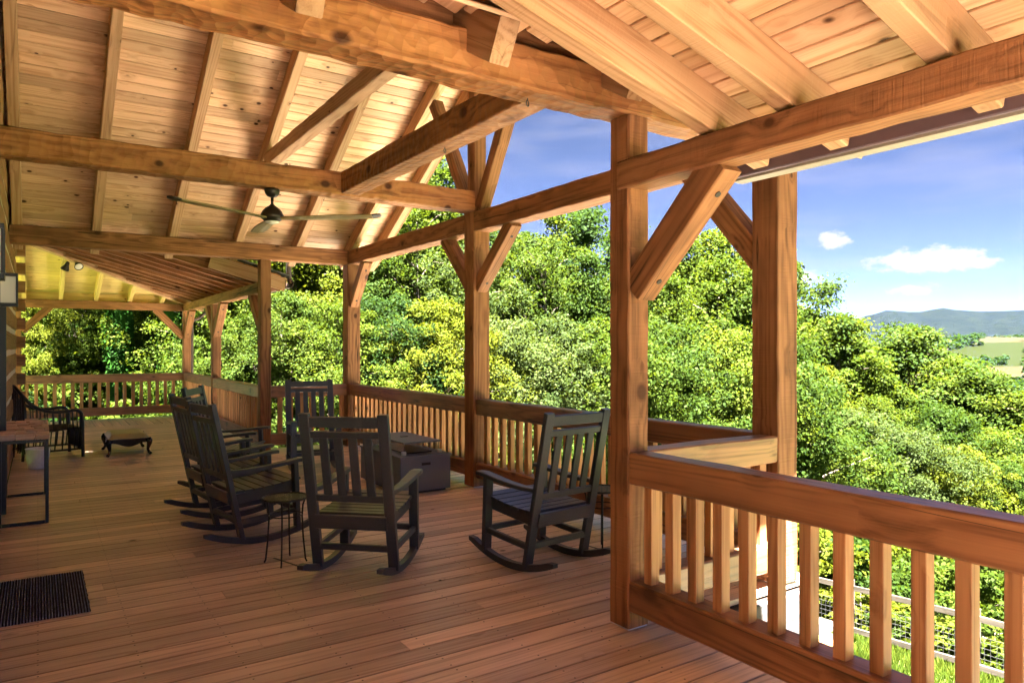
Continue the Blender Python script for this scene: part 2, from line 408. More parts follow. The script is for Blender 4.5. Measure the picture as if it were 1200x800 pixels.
def leaf_mat(name, c_dark, c_mid, c_light, trans=0.5):
    m, t, b = new_mat(name)
    gi = t.nodes.new('ShaderNodeNewGeometry'); oi = t.nodes.new('ShaderNodeObjectInfo')
    tc = t.nodes.new('ShaderNodeTexCoord')
    cl = noise(t, tc.outputs['Object'], 0.55, 3)
    f = M2(t, 'ADD', M2(t, 'MULTIPLY', gi.outputs['Random Per Island'], 0.36), M2(t, 'ADD', M2(t, 'MULTIPLY', cl, 0.74), M2(t, 'MULTIPLY', M2(t, 'SUBTRACT', oi.outputs['Random'], 0.5), 0.25)))
    col = ramp(t, f, [(0.18, c_dark), (0.52, c_mid), (0.88, c_light)])
    t.links.new(col, b.inputs['Base Color']); b.inputs['Roughness'].default_value = 0.55; b.inputs['Specular IOR Level'].default_value = 0.04
    tr = t.nodes.new('ShaderNodeBsdfTranslucent')
    hs = mix(t, 1.0, col, (1.25, 1.15, 0.45), 'MULTIPLY'); t.links.new(hs, tr.inputs['Color'])
    ms = t.nodes.new('ShaderNodeMixShader'); ms.inputs[0].default_value = trans
    t.links.new(b.outputs[0], ms.inputs[1]); t.links.new(tr.outputs[0], ms.inputs[2])
    t.links.new(ms.outputs[0], t.nodes['Material Output'].inputs['Surface'])
    return m
M['leaf_bright'] = leaf_mat('leaf_bright', (0.0111, 0.0238, 0.0032), (0.0318, 0.0524, 0.0064), (0.0636, 0.0811, 0.0111))
M['leaf_mid'] = leaf_mat('leaf_mid', (0.0077, 0.0192, 0.0032), (0.021, 0.0398, 0.0064), (0.0446, 0.0636, 0.0111))
M['leaf_dark'] = leaf_mat('leaf_dark', (0.0045, 0.0127, 0.0032), (0.0115, 0.027, 0.0064), (0.0238, 0.0446, 0.0111))
M['leaf_sage'] = leaf_mat('leaf_sage', (0.0139, 0.0262, 0.0069), (0.0308, 0.0478, 0.0131), (0.0539, 0.0709, 0.0231))
M['leaf_yellow'] = leaf_mat('leaf_yellow', (0.0192, 0.0318, 0.0032), (0.0492, 0.0652, 0.0064), (0.0826, 0.0921, 0.0111))
M['leaf_ivy'] = leaf_mat('leaf_ivy', (0.0077, 0.0308, 0.0047), (0.0201, 0.0655, 0.0093), (0.0424, 0.104, 0.017), 0.35)
M['bark'] = plain('bark', (0.10, 0.078, 0.062), 0.95, var=0.45, bump=0.8, bscale=9)
def ground_mat():
    m, t, b = new_mat('hillside_grass')
    tc = t.nodes.new('ShaderNodeTexCoord'); P = tc.outputs['Object']
    a = noise(t, P, 0.35, 5); c = noise(t, P, 9.0, 6, 0.7)
    f = M2(t, 'ADD', M2(t, 'MULTIPLY', a, 0.5), M2(t, 'MULTIPLY', c, 0.5))
    col = ramp(t, f, [(0.3, (0.03, 0.05, 0.012)), (0.5, (0.06, 0.09, 0.018)), (0.72, (0.10, 0.13, 0.03))])
    t.links.new(col, b.inputs['Base Color']); b.inputs['Roughness'].default_value = 0.95; b.inputs['Specular IOR Level'].default_value = 0.1
    bp = t.nodes.new('ShaderNodeBump'); bp.inputs['Strength'].default_value = 0.7; bp.inputs['Distance'].default_value = 0.05
    t.links.new(c, bp.inputs['Height']); t.links.new(bp.outputs[0], b.inputs['Normal'])
    return m
M['ground'] = ground_mat()
M['brown_bounce_gravel'] = plain('brown_bounce_gravel', (0.22, 0.19, 0.16), 0.95, var=0.35, bump=0.8, bscale=60)
M['bounce_gravel'] = plain('pale_bounce_gravel', (0.52, 0.47, 0.40), 0.95, var=0.35, bump=0.8, bscale=60)
def valley_mat():
    m, t, b = new_mat('valley_fields')
    tc = t.nodes.new('ShaderNodeTexCoord'); P = tc.outputs['Object']
    vo = t.nodes.new('ShaderNodeTexVoronoi'); vo.inputs['Scale'].default_value = 0.0042; vo.inputs['Randomness'].default_value = 0.9
    t.links.new(P, vo.inputs['Vector'])
    sc = t.nodes.new('ShaderNodeSeparateColor'); t.links.new(vo.outputs['Color'], sc.inputs[0])
    n = noise(t, P, 0.02, 6, 0.65)
    col = ramp(t, sc.outputs[0], [(0.0, (0.021, 0.0175, 0.0095)), (0.3, (0.0105, 0.0125, 0.005)), (0.5, (0.025, 0.0205, 0.012)), (0.85, (0.0085, 0.0115, 0.004))], 'CONSTANT')
    col = mix(t, M2(t, 'MULTIPLY', n, 0.5), col, (0.010, 0.012, 0.005))
    t.links.new(col, b.inputs['Base Color']); b.inputs['Roughness'].default_value = 1.0; b.inputs['Specular IOR Level'].default_value = 0.0
    return m
M['valley'] = valley_mat()
def mountain_mat():
    m, t, b = new_mat('wooded_mountain')
    tc = t.nodes.new('ShaderNodeTexCoord'); P = tc.outputs['Object']
    n = noise(t, P, 0.012, 7, 0.7)
    col = ramp(t, n, [(0.35, (0.002, 0.0036, 0.0026)), (0.65, (0.006, 0.0085, 0.005))])
    t.links.new(col, b.inputs['Base Color']); b.inputs['Roughness'].default_value = 1.0; b.inputs['Specular IOR Level'].default_value = 0.0
    bp = t.nodes.new('ShaderNodeBump'); bp.inputs['Strength'].default_value = 1.0; bp.inputs['Distance'].default_value = 25
    t.links.new(n, bp.inputs['Height']); t.links.new(bp.outputs[0], b.inputs['Normal'])
    return m
M['mountain'] = mountain_mat()

# ================================================================== terrain
def ground_z(x, y):
    """hillside: level by the house, falling towards +X and gently along +Y"""
    d = max(0.0, x - 2.0)
    z = -0.95 - 0.285 * d
    if d > 60: z = -0.95 - 0.285 * 60 - 0.16 * (d - 60)
    z = max(z, -75 - 0.004 * d)
    z -= 0.05 * max(0.0, y - 5) * min(1, d / 12) * (1 if y < 40 else 40 / y)
    return z
def terrain():
    xs = [-400, -200, -100, -60, -40, -25] + list(np.arange(-16, 44, 1.25)) + [48, 54, 60, 70, 80, 100, 130, 170, 220, 300, 400, 550, 750, 1000]
    ys = [-300, -150, -80, -50, -30] + list(np.arange(-20, 60, 1.25)) + [65, 72, 80, 95, 120, 150, 200, 260, 340, 450, 600, 800, 1000]
    vs = []
    for j, y in enumerate(ys):
        for i, x in enumerate(xs):
            r = random.Random(i * 991 + j)
            vs.append((x, y, ground_z(x, y) + r.uniform(-.06, .06)))
    n = len(xs)
    fs = [(j * n + i, j * n + i + 1, (j + 1) * n + i + 1, (j + 1) * n + i) for j in range(len(ys) - 1) for i in range(n - 1)]
    o = put('hillside', mesh('hillside', vs, fs), M['ground'], smooth=True)
    tag(o, kind='structure')
terrain()

_gx, _gy = (4.4, 5.8, 7.2, 8.6, 10), (0, .2, .4, .6, .8, 1)
yard = put('bounce_gravel_yard', mesh('bounce_gravel_yard', [(x_, y_, ground_z(x_, y_) + 0.13) for y_ in (-14, -8, -4, -1.8) for x_ in (-9, -4, 0, 2, 4.3)], [(j * 5 + i, j * 5 + i + 1, (j + 1) * 5 + i + 1, (j + 1) * 5 + i) for j in range(3) for i in range(4)]), M['brown_bounce_gravel'])  # added ground out of view, bounces neutral light into the porch
tag(yard, kind='structure')
bounce_drive = put('bounce_gravel_drive', mesh('bounce_gravel_drive', [(x_, .8 * x_ * (1 - y_) + 18 * y_, ground_z(x_, .8 * x_ * (1 - y_) + 18 * y_) + 0.14) for y_ in _gy for x_ in _gx], [(j * 5 + i, j * 5 + i + 1, (j + 1) * 5 + i + 1, (j + 1) * 5 + i) for j in range(5) for i in range(4)]), M['bounce_gravel'])  # unseen pale strip added to bounce sunlight up under the roofs
tag(bounce_drive, kind='structure')
_fy = (0, .25, .5, .75, 1)
bounce_fore = put('bounce_gravel_forecourt', mesh('bounce_gravel_forecourt', [(x_, -7 * (1 - y_) + (.36 * x_ - .25) * y_, ground_z(x_, 0) + 0.13) for y_ in _fy for x_ in _gx], [(j * 5 + i, j * 5 + i + 1, (j + 1) * 5 + i + 1, (j + 1) * 5 + i) for j in range(4) for i in range(4)]), M['brown_bounce_gravel'])  # another added patch outside the frame, bounces light to the lean-to
tag(bounce_fore, kind='structure')

# ================================================================== the deck
WX = -0.28                                   # face of the log wall
IX, OX = 2.665, 3.95                         # centre lines of the inner and the outer post rows
YB = -1.70                                   # the porch ends behind the camera, open to the sky
deck = empty('deck', (0, 0, 0)); tag(deck, kind='structure')
brd = 0.142
y = YB + 0.02; k = 0
while y < 15.5:
    x1 = 2.82 if (y < 2.78 or y > 10.72) else 4.2
    cut = WX + 0.62 + rng.choice((0, 0.6, 1.2, 1.8, 2.4)) if rng.random() < 0.55 else None
    segs = [(WX + 0.004, x1)] if cut is None or cut > x1 - 0.5 else [(WX + 0.004, cut - 0.0015), (cut + 0.0015, x1)]
    for (a, b_) in segs:
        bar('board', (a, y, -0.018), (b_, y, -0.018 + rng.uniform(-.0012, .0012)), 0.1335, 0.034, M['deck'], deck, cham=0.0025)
    y += brd
y_end = y - brd / 2 + 0.004
x = WX - 1.3
while x < 2.85:
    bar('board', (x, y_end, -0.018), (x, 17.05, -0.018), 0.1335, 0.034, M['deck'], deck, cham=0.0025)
    x += brd
def shade_sheet(x0, x1, y0, y1): put('gap_shade_sheet', box_mesh(x0, x1, y0, y1, -0.20, -0.05), M['gap_shade'], deck)  # solid dark sheet added to keep light out of the board gaps
shade_sheet(WX, 2.75, YB, 17.0); shade_sheet(2.751, 4.12, 2.78, 10.7)
def rim(p0, p1): bar('rim_joist', p0, p1, 0.04, 0.24, M['grey_deck'], deck, step=0.5, jit=0.002)
rim((2.78, YB, -0.16), (2.78, 2.72, -0.16)); rim((2.80, 2.74, -0.16), (4.13, 2.74, -0.16)); rim((4.15, 2.72, -0.16), (4.15, 10.75, -0.16))
rim((2.80, 10.77, -0.16), (4.13, 10.77, -0.16)); rim((2.78, 10.79, -0.16), (2.78, 16.95, -0.16)); rim((-1.5, 17.0, -0.16), (2.80, 17.0, -0.16))
for (px, py, h) in ((3.95, 2.6, 3.4), (3.95, 6.63, 3.4), (3.95, 10.3, 3.4), (2.66, -0.8, 3.0), (2.66, 16.67, 2.8), (2.66, 13.6, 2.8)):
    bar('pier', (px, py, ground_z(px, py) - .3), (px, py, -0.29), 0.19, 0.19, M['timber'], deck)

# ================================================================== log wall of the house
wall = empty('log_wall', (WX, 6, 0))
tag(wall, 'brown squared-log house wall with pale chinking along the porch', 'wall')
pitch = 0.292
for i in range(18):
    z = 0.11 + i * pitch
    bar('log', (WX - 0.09, -2.2, z), (WX - 0.09, 13.72, z), 0.18, 0.222, M['log'], wall, cham=0.018, step=0.6, jit=0.004, seed=300 + i)
    bar('chinking', (WX - 0.10, -2.2, z + pitch / 2), (WX - 0.10, 13.70, z + pitch / 2), 0.17, 0.085, M['chink'], wall, cham=0.012, step=0.5, jit=0.004, seed=340 + i)
    # ends of the side-wall logs crossing at the corner
    bar('log', (-2.2, 13.82, z + .0), (WX + 0.115, 13.82, z + .0), 0.18, 0.185, M['log'], wall, cham=0.018, seed=380 + i)
door = bar('door_casing', (WX + 0.022, 7.75, 0.02), (WX + 0.022, 7.75, 2.12), 0.05, 0.07, M['metal'], wall, up=(0, 1, 0), cham=0.004)

# ================================================================== timber frame
fr = empty('porch_frame', (IX, 2.865, 0))
tag(fr, 'honey-stained post-and-beam timber frame carrying the porch roofs', 'timber frame')
sd = [0]
def T(name, p0, p1, w, h, mat='timber', up=(0, 0, 1), jit=0.003, step=0.14, cham=0.008, parent=None):
    sd[0] += 1
    return bar(name, p0, p1, w, h, M[mat], parent or fr, up=up, jit=jit, step=step, cham=cham, seed=sd[0])
def post(x, y, s, z1):
    T('post', (x, y, 0.012), (x, y, z1), s, s, up=(0, 1, 0), jit=0.0025)
    bar('post_base', (x - s * .44, y, 0.006), (x + s * .44, y, 0.006), s * .9, 0.010, M['zinc'], fr, cham=0.001)
post(IX, 2.865, 0.15, 2.726)
post(OX, 2.890, 0.20, 2.726)
post(OX, 6.630, 0.20, 2.930)
post(OX, 10.330, 0.20, 2.716)
post(IX, 10.330, 0.15, 2.716)
post(IX, 13.620, 0.15, 2.256)
post(IX, 16.670, 0.15, 2.256)
T('tie_beam', (WX, 2.89, 2.835), (4.06, 2.89, 2.835), 0.20, 0.21, 'hewn', jit=0.006, step=0.10, cham=0.014)
T('tie_beam', (WX, 6.63, 3.045), (3.868, 6.63, 3.045), 0.20, 0.215, 'hewn', jit=0.005, step=0.10, cham=0.012)
T('tie_beam', (WX, 10.33, 2.828), (4.06, 10.33, 2.828), 0.20, 0.215, 'timber', jit=0.003)
T('plate_beam', (OX, 2.992, 2.826), (OX, 6.528, 2.826), 0.20, 0.205)
T('plate_beam', (OX, 6.732, 2.826), (OX, 10.228, 2.826), 0.20, 0.205)
T('header_beam', (2.49, 3.45, 3.055), (2.49, 6.528, 3.055), 0.19, 0.205, 'hewn', jit=0.004)
T('eave_beam', (2.650, YB, 2.412), (2.650, 2.862, 2.412), 0.15, 0.146, jit=0.004)
T('eave_beam', (IX, 10.408, 2.335), (IX, 16.742, 2.335), 0.15, 0.155)
T('eave_beam', (-1.6, 16.67, 2.335), (IX - .077, 16.67, 2.335), 0.15, 0.155)
# gable truss over the outer row
T('king_post', (OX, 6.63, 2.934), (OX, 6.63, 4.80), 0.15, 0.15, up=(0, 1, 0))
T('strut', (OX, 6.74, 2.98), (OX, 7.58, 4.38), 0.13, 0.13, up=(1, 0, 0))
T('strut', (OX, 6.52, 2.98), (OX, 5.68, 4.38), 0.13, 0.13, up=(1, 0, 0))
T('ridge_beam', (WX, 6.63, 4.90), (4.45, 6.63, 4.90), 0.14, 0.26, 'rafter')
T('collar_tie', (2.31, 4.75, 3.72), (2.31, 8.72, 3.72), 0.13, 0.15, 'rafter')
disc = lathe_mesh([(0.015, -0.004), (0.015, 0.0015)], 12)
disc.materials.append(M['peg'])
def brace(p0, p1, w=0.13, h=0.135, peg=-1):
    b = T('brace', p0, p1, w, h, cham=0.006, jit=0.002)
    L = (Vector(p1) - Vector(p0)).length
    for sx in (-1, 1):
        local('peg', disc, None, b, (sx * (L / 2 - 0.13), 0.0, peg * (h / 2 + 0.001)))
    return b
brace((IX, 2.79, 1.80), (IX, 2.225, 2.365), 0.125, 0.16)
brace((OX, 6.70, 2.13), (OX, 7.30, 2.74))
brace((OX, 6.56, 2.13), (OX, 5.90, 2.74))
brace((OX, 10.26, 2.13), (OX, 9.72, 2.74))
brace((OX, 2.96, 2.05), (OX, 3.56, 2.74), 0.15, 0.15)
brace((IX, 10.38, 1.72), (IX, 10.98, 2.28)); brace((IX, 13.57, 1.72), (IX, 12.97, 2.28)); brace((IX, 13.67, 1.72), (IX, 14.27, 2.28))
brace((IX, 16.62, 1.72), (IX, 16.02, 2.28))
brace((2.60, 16.67, 1.70), (2.06, 16.67, 2.28)); brace((WX + .02, 16.67, 1.80), (0.20, 16.67, 2.28))
bar('post', (WX - 0.06, 16.67, 0.01), (WX - 0.06, 16.67, 2.256), 0.15, 0.15, M['timber'], fr, up=(0, 1, 0), step=0.15, jit=0.002, seed=77)

# ================================================================== roofs
SG = 0.575; CG = 1 / math.sqrt(1 + SG * SG)     # gable pitch
SS = 0.275; CS = 1 / math.sqrt(1 + SS * SS)     # porch pitch
RD = 0.19                                       # rafter depth
bw = 0.133
gable = empty('gable_roof', (2, 6.63, 2.94)); tag(gable, 'high gabled roof of knotty pine boards and rafters over the widened porch', 'roof')
def zf(y): return 2.94 + SG * (10.23 - y)       # underside of the rafters, far slope
def zn(y): return 2.94 + SG * (y - 2.99)
def rafter(parent, p0, p1, w=0.10, mat='rafter', depth=RD):
    """p0, p1 are on the underside centre line"""
    d = (Vector(p1) - Vector(p0)).normalized(); side = Vector((0, 0, 1)).cross(d).normalized(); upv = d.cross(side) * (-1)
    upv = upv if upv.z > 0 else -upv
    o = upv * (depth / 2)
    return T('rafter', Vector(p0) + o, Vector(p1) + o, w, depth, mat, parent=parent, jit=0.0015, step=0.3, cham=0.005)
for xr in (-0.205, 0.61, 1.48, 2.31, 3.14, 3.95, 4.40):
    rafter(gable, (xr, 6.565, zf(6.565)), (xr, 10.66, zf(10.66)))
for xr in (-0.205, 0.83, 1.66, 2.45, 3.20, 3.95, 4.40):
    rafter(gable, (xr, 6.695, zn(6.695)), (xr, 2.60, zn(2.60)))
# boards of the gable: along X, stepping down the slope
def gable_boards(sign):
    u = Vector((0, sign * CG, -SG * CG))                       # down the slope
    nrm = Vector((0, sign * SG * CG, CG))
    top = Vector((0, 6.63, zf(6.63) if sign > 0 else zn(6.63)))
    Ls = (4.06 / CG)
    n = int(Ls / bw)
    for i in range(n):
        c = top + u * (bw * (i + .5) + 0.02) + nrm * (RD + 0.011)
        cut = rng.uniform(0.8, 3.6) if rng.random() < .35 else None
        segs = [(WX, 4.47)] if cut is None else [(WX, cut - .001), (cut + .001, 4.47)]
        for a, b_ in segs:
            bar('ceiling_board', (a, c.y, c.z), (b_, c.y, c.z), bw - 0.005, 0.02, M['ceiling'], gable, up=nrm, cham=0.005)
gable_boards(1); gable_boards(-1)
def sheet(name, quads, mat, parent):
    vs, fs = [], []
    for q in quads:
        b = len(vs); vs += q; fs.append(tuple(range(b, b + len(q))))
    me = mesh(name, vs, fs)
    o = put(name, me, mat, parent)
    so = o.modifiers.new('thickness', 'SOLIDIFY'); so.thickness = 0.02; so.offset = 1
    return o
def gtop(y, s): return (zf(y) if s > 0 else zn(y)) + RD / CG + 0.05
sheet('shingle_cover', [[(WX - 1.5, 6.63, gtop(6.63, 1)), (4.52, 6.63, gtop(6.63, 1)), (4.52, 10.72, gtop(10.72, 1)), (WX - 1.5, 10.72, gtop(10.72, 1))],
                        [(WX - 1.5, 2.56, gtop(2.56, -1)), (4.52, 2.56, gtop(2.56, -1)), (4.52, 6.63, gtop(6.63, -1)), (WX - 1.5, 6.63, gtop(6.63, -1))]], M['shingle'], gable)
sheet('shingle_cover', [[(3.02, 2.0, gtop(2.0, -1)), (3.5, 2.0, gtop(2.0, -1)), (4.4, 2.24, gtop(2.24, -1)), (4.52, 2.556, gtop(2.556, -1)), (3.02, 2.556, gtop(2.556, -1))]], M['shingle'], gable)  # added overhang, hidden from view, keeps sun off the corner post and rail
for s in (1, -1):                                             # rake boards
    f = zf if s > 0 else zn; ye = 10.70 if s > 0 else 2.57
    bar('rake_board', (4.49, 6.63, f(6.63) + .17), (4.49, ye, f(ye) + .17), 0.03, 0.20, M['timber'], gable)
# blocking between the rafter feet
xs_n = (-0.205, 0.83, 1.66, 2.45, 3.20, 3.95)
for a, b_ in zip(xs_n[:-1], xs_n[1:]):
    bar('blocking', (a + .055, 2.93, 3.03), (b_ - .055, 2.93, 3.03), 0.04, 0.17, M['timber'], gable, cham=0.003)
bar('eave_board', (WX, 10.70, zf(10.70) + .20), (4.47, 10.70, zf(10.70) + .20), 0.03, 0.10, M['gutter'], gable)

# near lean-to roof
lean = empty('lean_to_roof', (IX, 0, 2.49)); tag(lean, 'low lean-to roof with pale rafters, wide boards and a gutter beside the stair side', 'roof')
lean['label'] = 'lean-to roof of pale sawn rafters and pine boards with a cream gutter'
def zs(x, z0=2.487): return z0 + SS * (2.65 - x)
for yr in (2.275, 1.860, 1.245, 0.635, 0.025, -0.585, -1.195, -1.66):
    rafter(lean, (WX, yr, zs(WX)), (3.00, yr, zs(3.00)), 0.09, depth=0.20)
def lean_boards(parent, z0, xtop, xbot, y0, y1f, mat, depth):
    u = Vector((CS, 0, -SS * CS)); nrm = Vector((SS * CS, 0, CS))
    p = Vector((xtop, 0, z0 + SS * (2.65 - xtop)))
    for i in range(int((xbot - xtop) / CS / bw)):
        c = p + u * (bw * (i + .5)) + nrm * (depth + 0.011)
        y1 = y1f(c.x)
        bar('ceiling_board', (c.x, y0, c.z), (c.x, y1, c.z), bw - 0.0055, 0.02, mat, parent, up=nrm, cham=0.005)
lean_boards(lean, 2.487, WX, 3.06, YB, lambda x: 2.50 if x > 2.2 else 2.50 + (2.2 - x) * .45, M['ceiling'], 0.20)
zt = lambda x: zs(x) + 0.20 / CS + 0.05
sheet('shingle_cover', [[(WX - 1.5, YB - .05, zt(WX - 1.5)), (3.10, YB - .05, zt(3.10)), (3.10, 2.55, zt(3.10)), (2.2, 2.55, zt(2.2)), (WX - 1.5, 4.3, zt(WX - 1.5))]], M['shingle'], lean)
bar('fascia', (3.045, YB, 2.475), (3.045, 2.50, 2.475), 0.03, 0.19, M['soffit'], lean)
gut = [(0.0, 0.0), (0.075, 0.0), (0.105, 0.05), (0.115, 0.10), (0.122, 0.10), (0.110, 0.045), (0.078, -0.006), (-0.004, -0.006), (-0.004, 0.11), (0.0, 0.11)]
def gutter(parent, p, L, rz, mat, gname='gutter'):
    me = prism_mesh(gut, L); me.materials.append(mat)
    o = bpy.data.objects.new(gname, me); COL.objects.link(o); o.parent = parent
    o.matrix_local = pm(parent).inverted() @ (Matrix.Translation(p) @ Matrix.Rotation(rz, 4, 'Z')); return o
gutter(lean, (3.066, 0.40, 2.375), 4.20, 0, M['fascia'])
# far wrap-round roof with a hip
hip = empty('hip_roof', (IX, 13, 2.41)); tag(hip, 'far hipped roof wrapping the house corner, dark rafters and yellowish boards', 'roof')
Z1 = 2.413
def zh(x): return Z1 + SS * (IX - x)
CX, CY = IX, 16.67
def hipx(y): return CX - (CY - y)
yr = 10.80
while yr < 16.3:
    xu = max(WX, hipx(yr) + 0.09)
    rafter(hip, (xu, yr, zh(xu)), (3.0, yr, zh(3.0)), 0.075, 'timber')
    yr += 0.50
xr = -1.42
while xr < 2.3:
    yu = max(13.75, CY - (CX - xr) + 0.09)
    rafter(hip, (xr, yu, Z1 + SS * (CY - yu)), (xr, 17.0, Z1 + SS * (CY - 17.0)), 0.075, 'ceil_sunlit_rafter')
    xr += 0.60
hl = CX - WX
bar('frieze_board', (-1.6, 16.745, Z1 + .085), (2.52, 16.745, Z1 + .085), 0.02, 0.155, M['ceil_sunlit_rafter'], hip, cham=0.002)
bar('hip_rafter', (WX + .03, CY - hl + .03, Z1 + SS * (hl - .03) + 0.075), (CX + .38, CY + .38, Z1 - SS * .38 + 0.075), 0.10, 0.21, M['rafter'], hip, step=0.3, jit=0.002, seed=555)
lean_boards(hip, Z1 + SS * (IX - 2.65), WX, 3.04, 10.62, lambda x: max(10.8, min(17.0, CY - (CX - x))), M['timber_board'], RD)
u = Vector((0, CS, -SS * CS)); nrm = Vector((0, SS * CS, CS)); p = Vector((0, 13.72, Z1 + SS * (CY - 13.72)))
for i in range(int((17.05 - 13.72) / CS / bw)):
    c = p + u * (bw * (i + .5)) + nrm * (RD + 0.011)
    bar('ceiling_board', (-1.7, c.y, c.z), (CX - (CY - c.y), c.y, c.z), bw - .0055, 0.02, M['ceiling_pale_sunlit'], hip, up=nrm, cham=0.005)
zq = lambda d: Z1 + SS * d + RD / CS + 0.05
sheet('shingle_cover', [[(WX - .1, 10.6, zq(IX - WX + .1)), (3.1, 10.6, zq(IX - 3.1)), (3.1, 17.1, zq(-.43)), (WX - .1, CY - (CX - WX + .1), zq(IX - WX + .1))],
                        [(-1.8, CY - (CX - WX + .1), zq(IX - WX + .1)), (WX - .1, CY - (CX - WX + .1), zq(IX - WX + .1)), (3.1, 17.1, zq(-.43)), (-1.8, 17.1, zq(-.43))]], M['shingle'], hip)
bar('fascia', (3.03, 10.62, 2.44), (3.03, 17.0, 2.44), 0.03, 0.17, M['timber'], hip)
bar('barge_board', (2.0, 10.63, zh(2.0) + .1), (3.05, 10.63, zh(3.05) + .1), 0.035, 0.19, M['rafter'], hip)
gutter(hip, (3.048, 13.8, 2.37), 6.4, 0, M['gutter'])
local('downspout', tube_mesh([(3.10 - IX, 16.9 - 13, 2.36 - 2.41), (3.10 - IX, 16.9 - 13, 2.25 - 2.41), (2.95 - IX, 16.86 - 13, 2.12 - 2.41), (2.80 - IX, 16.80 - 13, 2.06 - 2.41), (2.79 - IX, 16.79 - 13, 1.95 - 2.41), (2.79 - IX, 16.79 - 13, -3.0)], 0.035, 10), M['gutter'], hip)
local('downspout', tube_mesh([(3.12 - IX, 10.72 - 13, 2.75 - 2.41), (3.12 - IX, 10.72 - 13, 2.52 - 2.41), (3.16 - IX, 10.70 - 13, 2.44 - 2.41)], 0.04, 10), M['gutter'], hip)

# ================================================================== railings
def railing(label, p0, p1, sp=0.152, phase=0.08, w=0.14, zt=(0.775, 0.94), zb=(0.10, 0.265), bsz=(0.05, 0.062), tops=True):
    p0 = Vector(p0); p1 = Vector(p1); d = (p1 - p0); L = d.length; d.normalize()
    r = empty('railing', ((p0.x + p1.x) / 2, (p0.y + p1.y) / 2, 0)); tag(r, label, 'railing')
    def tr(nm, z0, z1): T(nm, (p0.x, p0.y, (z0 + z1) / 2), (p1.x, p1.y, (z0 + z1) / 2), w, z1 - z0, 'rail', parent=r, jit=0.002, step=0.25, cham=0.009)
    tr('top_rail', *zt); tr('bottom_rail', *zb)
    s = phase
    while s < L - 0.05:
        q = p0 + d * s + Vector((rng.uniform(-.003, .003), rng.uniform(-.003, .003), 0))
        m, _ = frame((q.x, q.y, zb[1] + .001), (q.x, q.y, zt[0] - .001), (0, 1, 0))
        me = bar_mesh(round(zt[0] - zb[1] - .002, 3), bsz[1] if abs(d.x) > .5 else bsz[0], bsz[0] if abs(d.x) > .5 else bsz[1], 0.003, 0, 0, 0)
        if not me.materials: me.materials.append(M['baluster'])
        o = bpy.data.objects.new('baluster', me); COL.objects.link(o); o.parent = r; o.matrix_local = pm(r).inverted() @ m
        s += sp
    return r
railing('thick railing with a long crack in its top rail beside the lawn', (2.665, YB, 0), (2.665, 2.788, 0), phase=(2.788 - YB - 0.09) % 0.152, bsz=(0.06, 0.055))
railing('short sunlit railing linking the inner post to the outer corner post', (2.742, 2.865, 0), (3.848, 2.865, 0), phase=0.12)
railing('railing between the outer corner post and the middle post behind a rocking chair', (OX, 2.992, 0), (OX, 6.528, 0))
railing('railing from the middle outer post onward, behind the fire table', (OX, 6.732, 0), (OX, 10.228, 0))
railing('short cross railing behind the lone rocking chair facing the fire table', (2.742, 10.33, 0), (3.848, 10.33, 0), phase=0.14)
railing('railing section behind the row of three rocking chairs', (IX, 10.408, 0), (IX, 13.543, 0))
railing('railing section next to the corner post with the downspout', (IX, 13.697, 0), (IX, 16.593, 0))
railing('railing across the far end of the porch behind the stool', (WX + .02, 16.67, 0), (2.588, 16.67, 0))

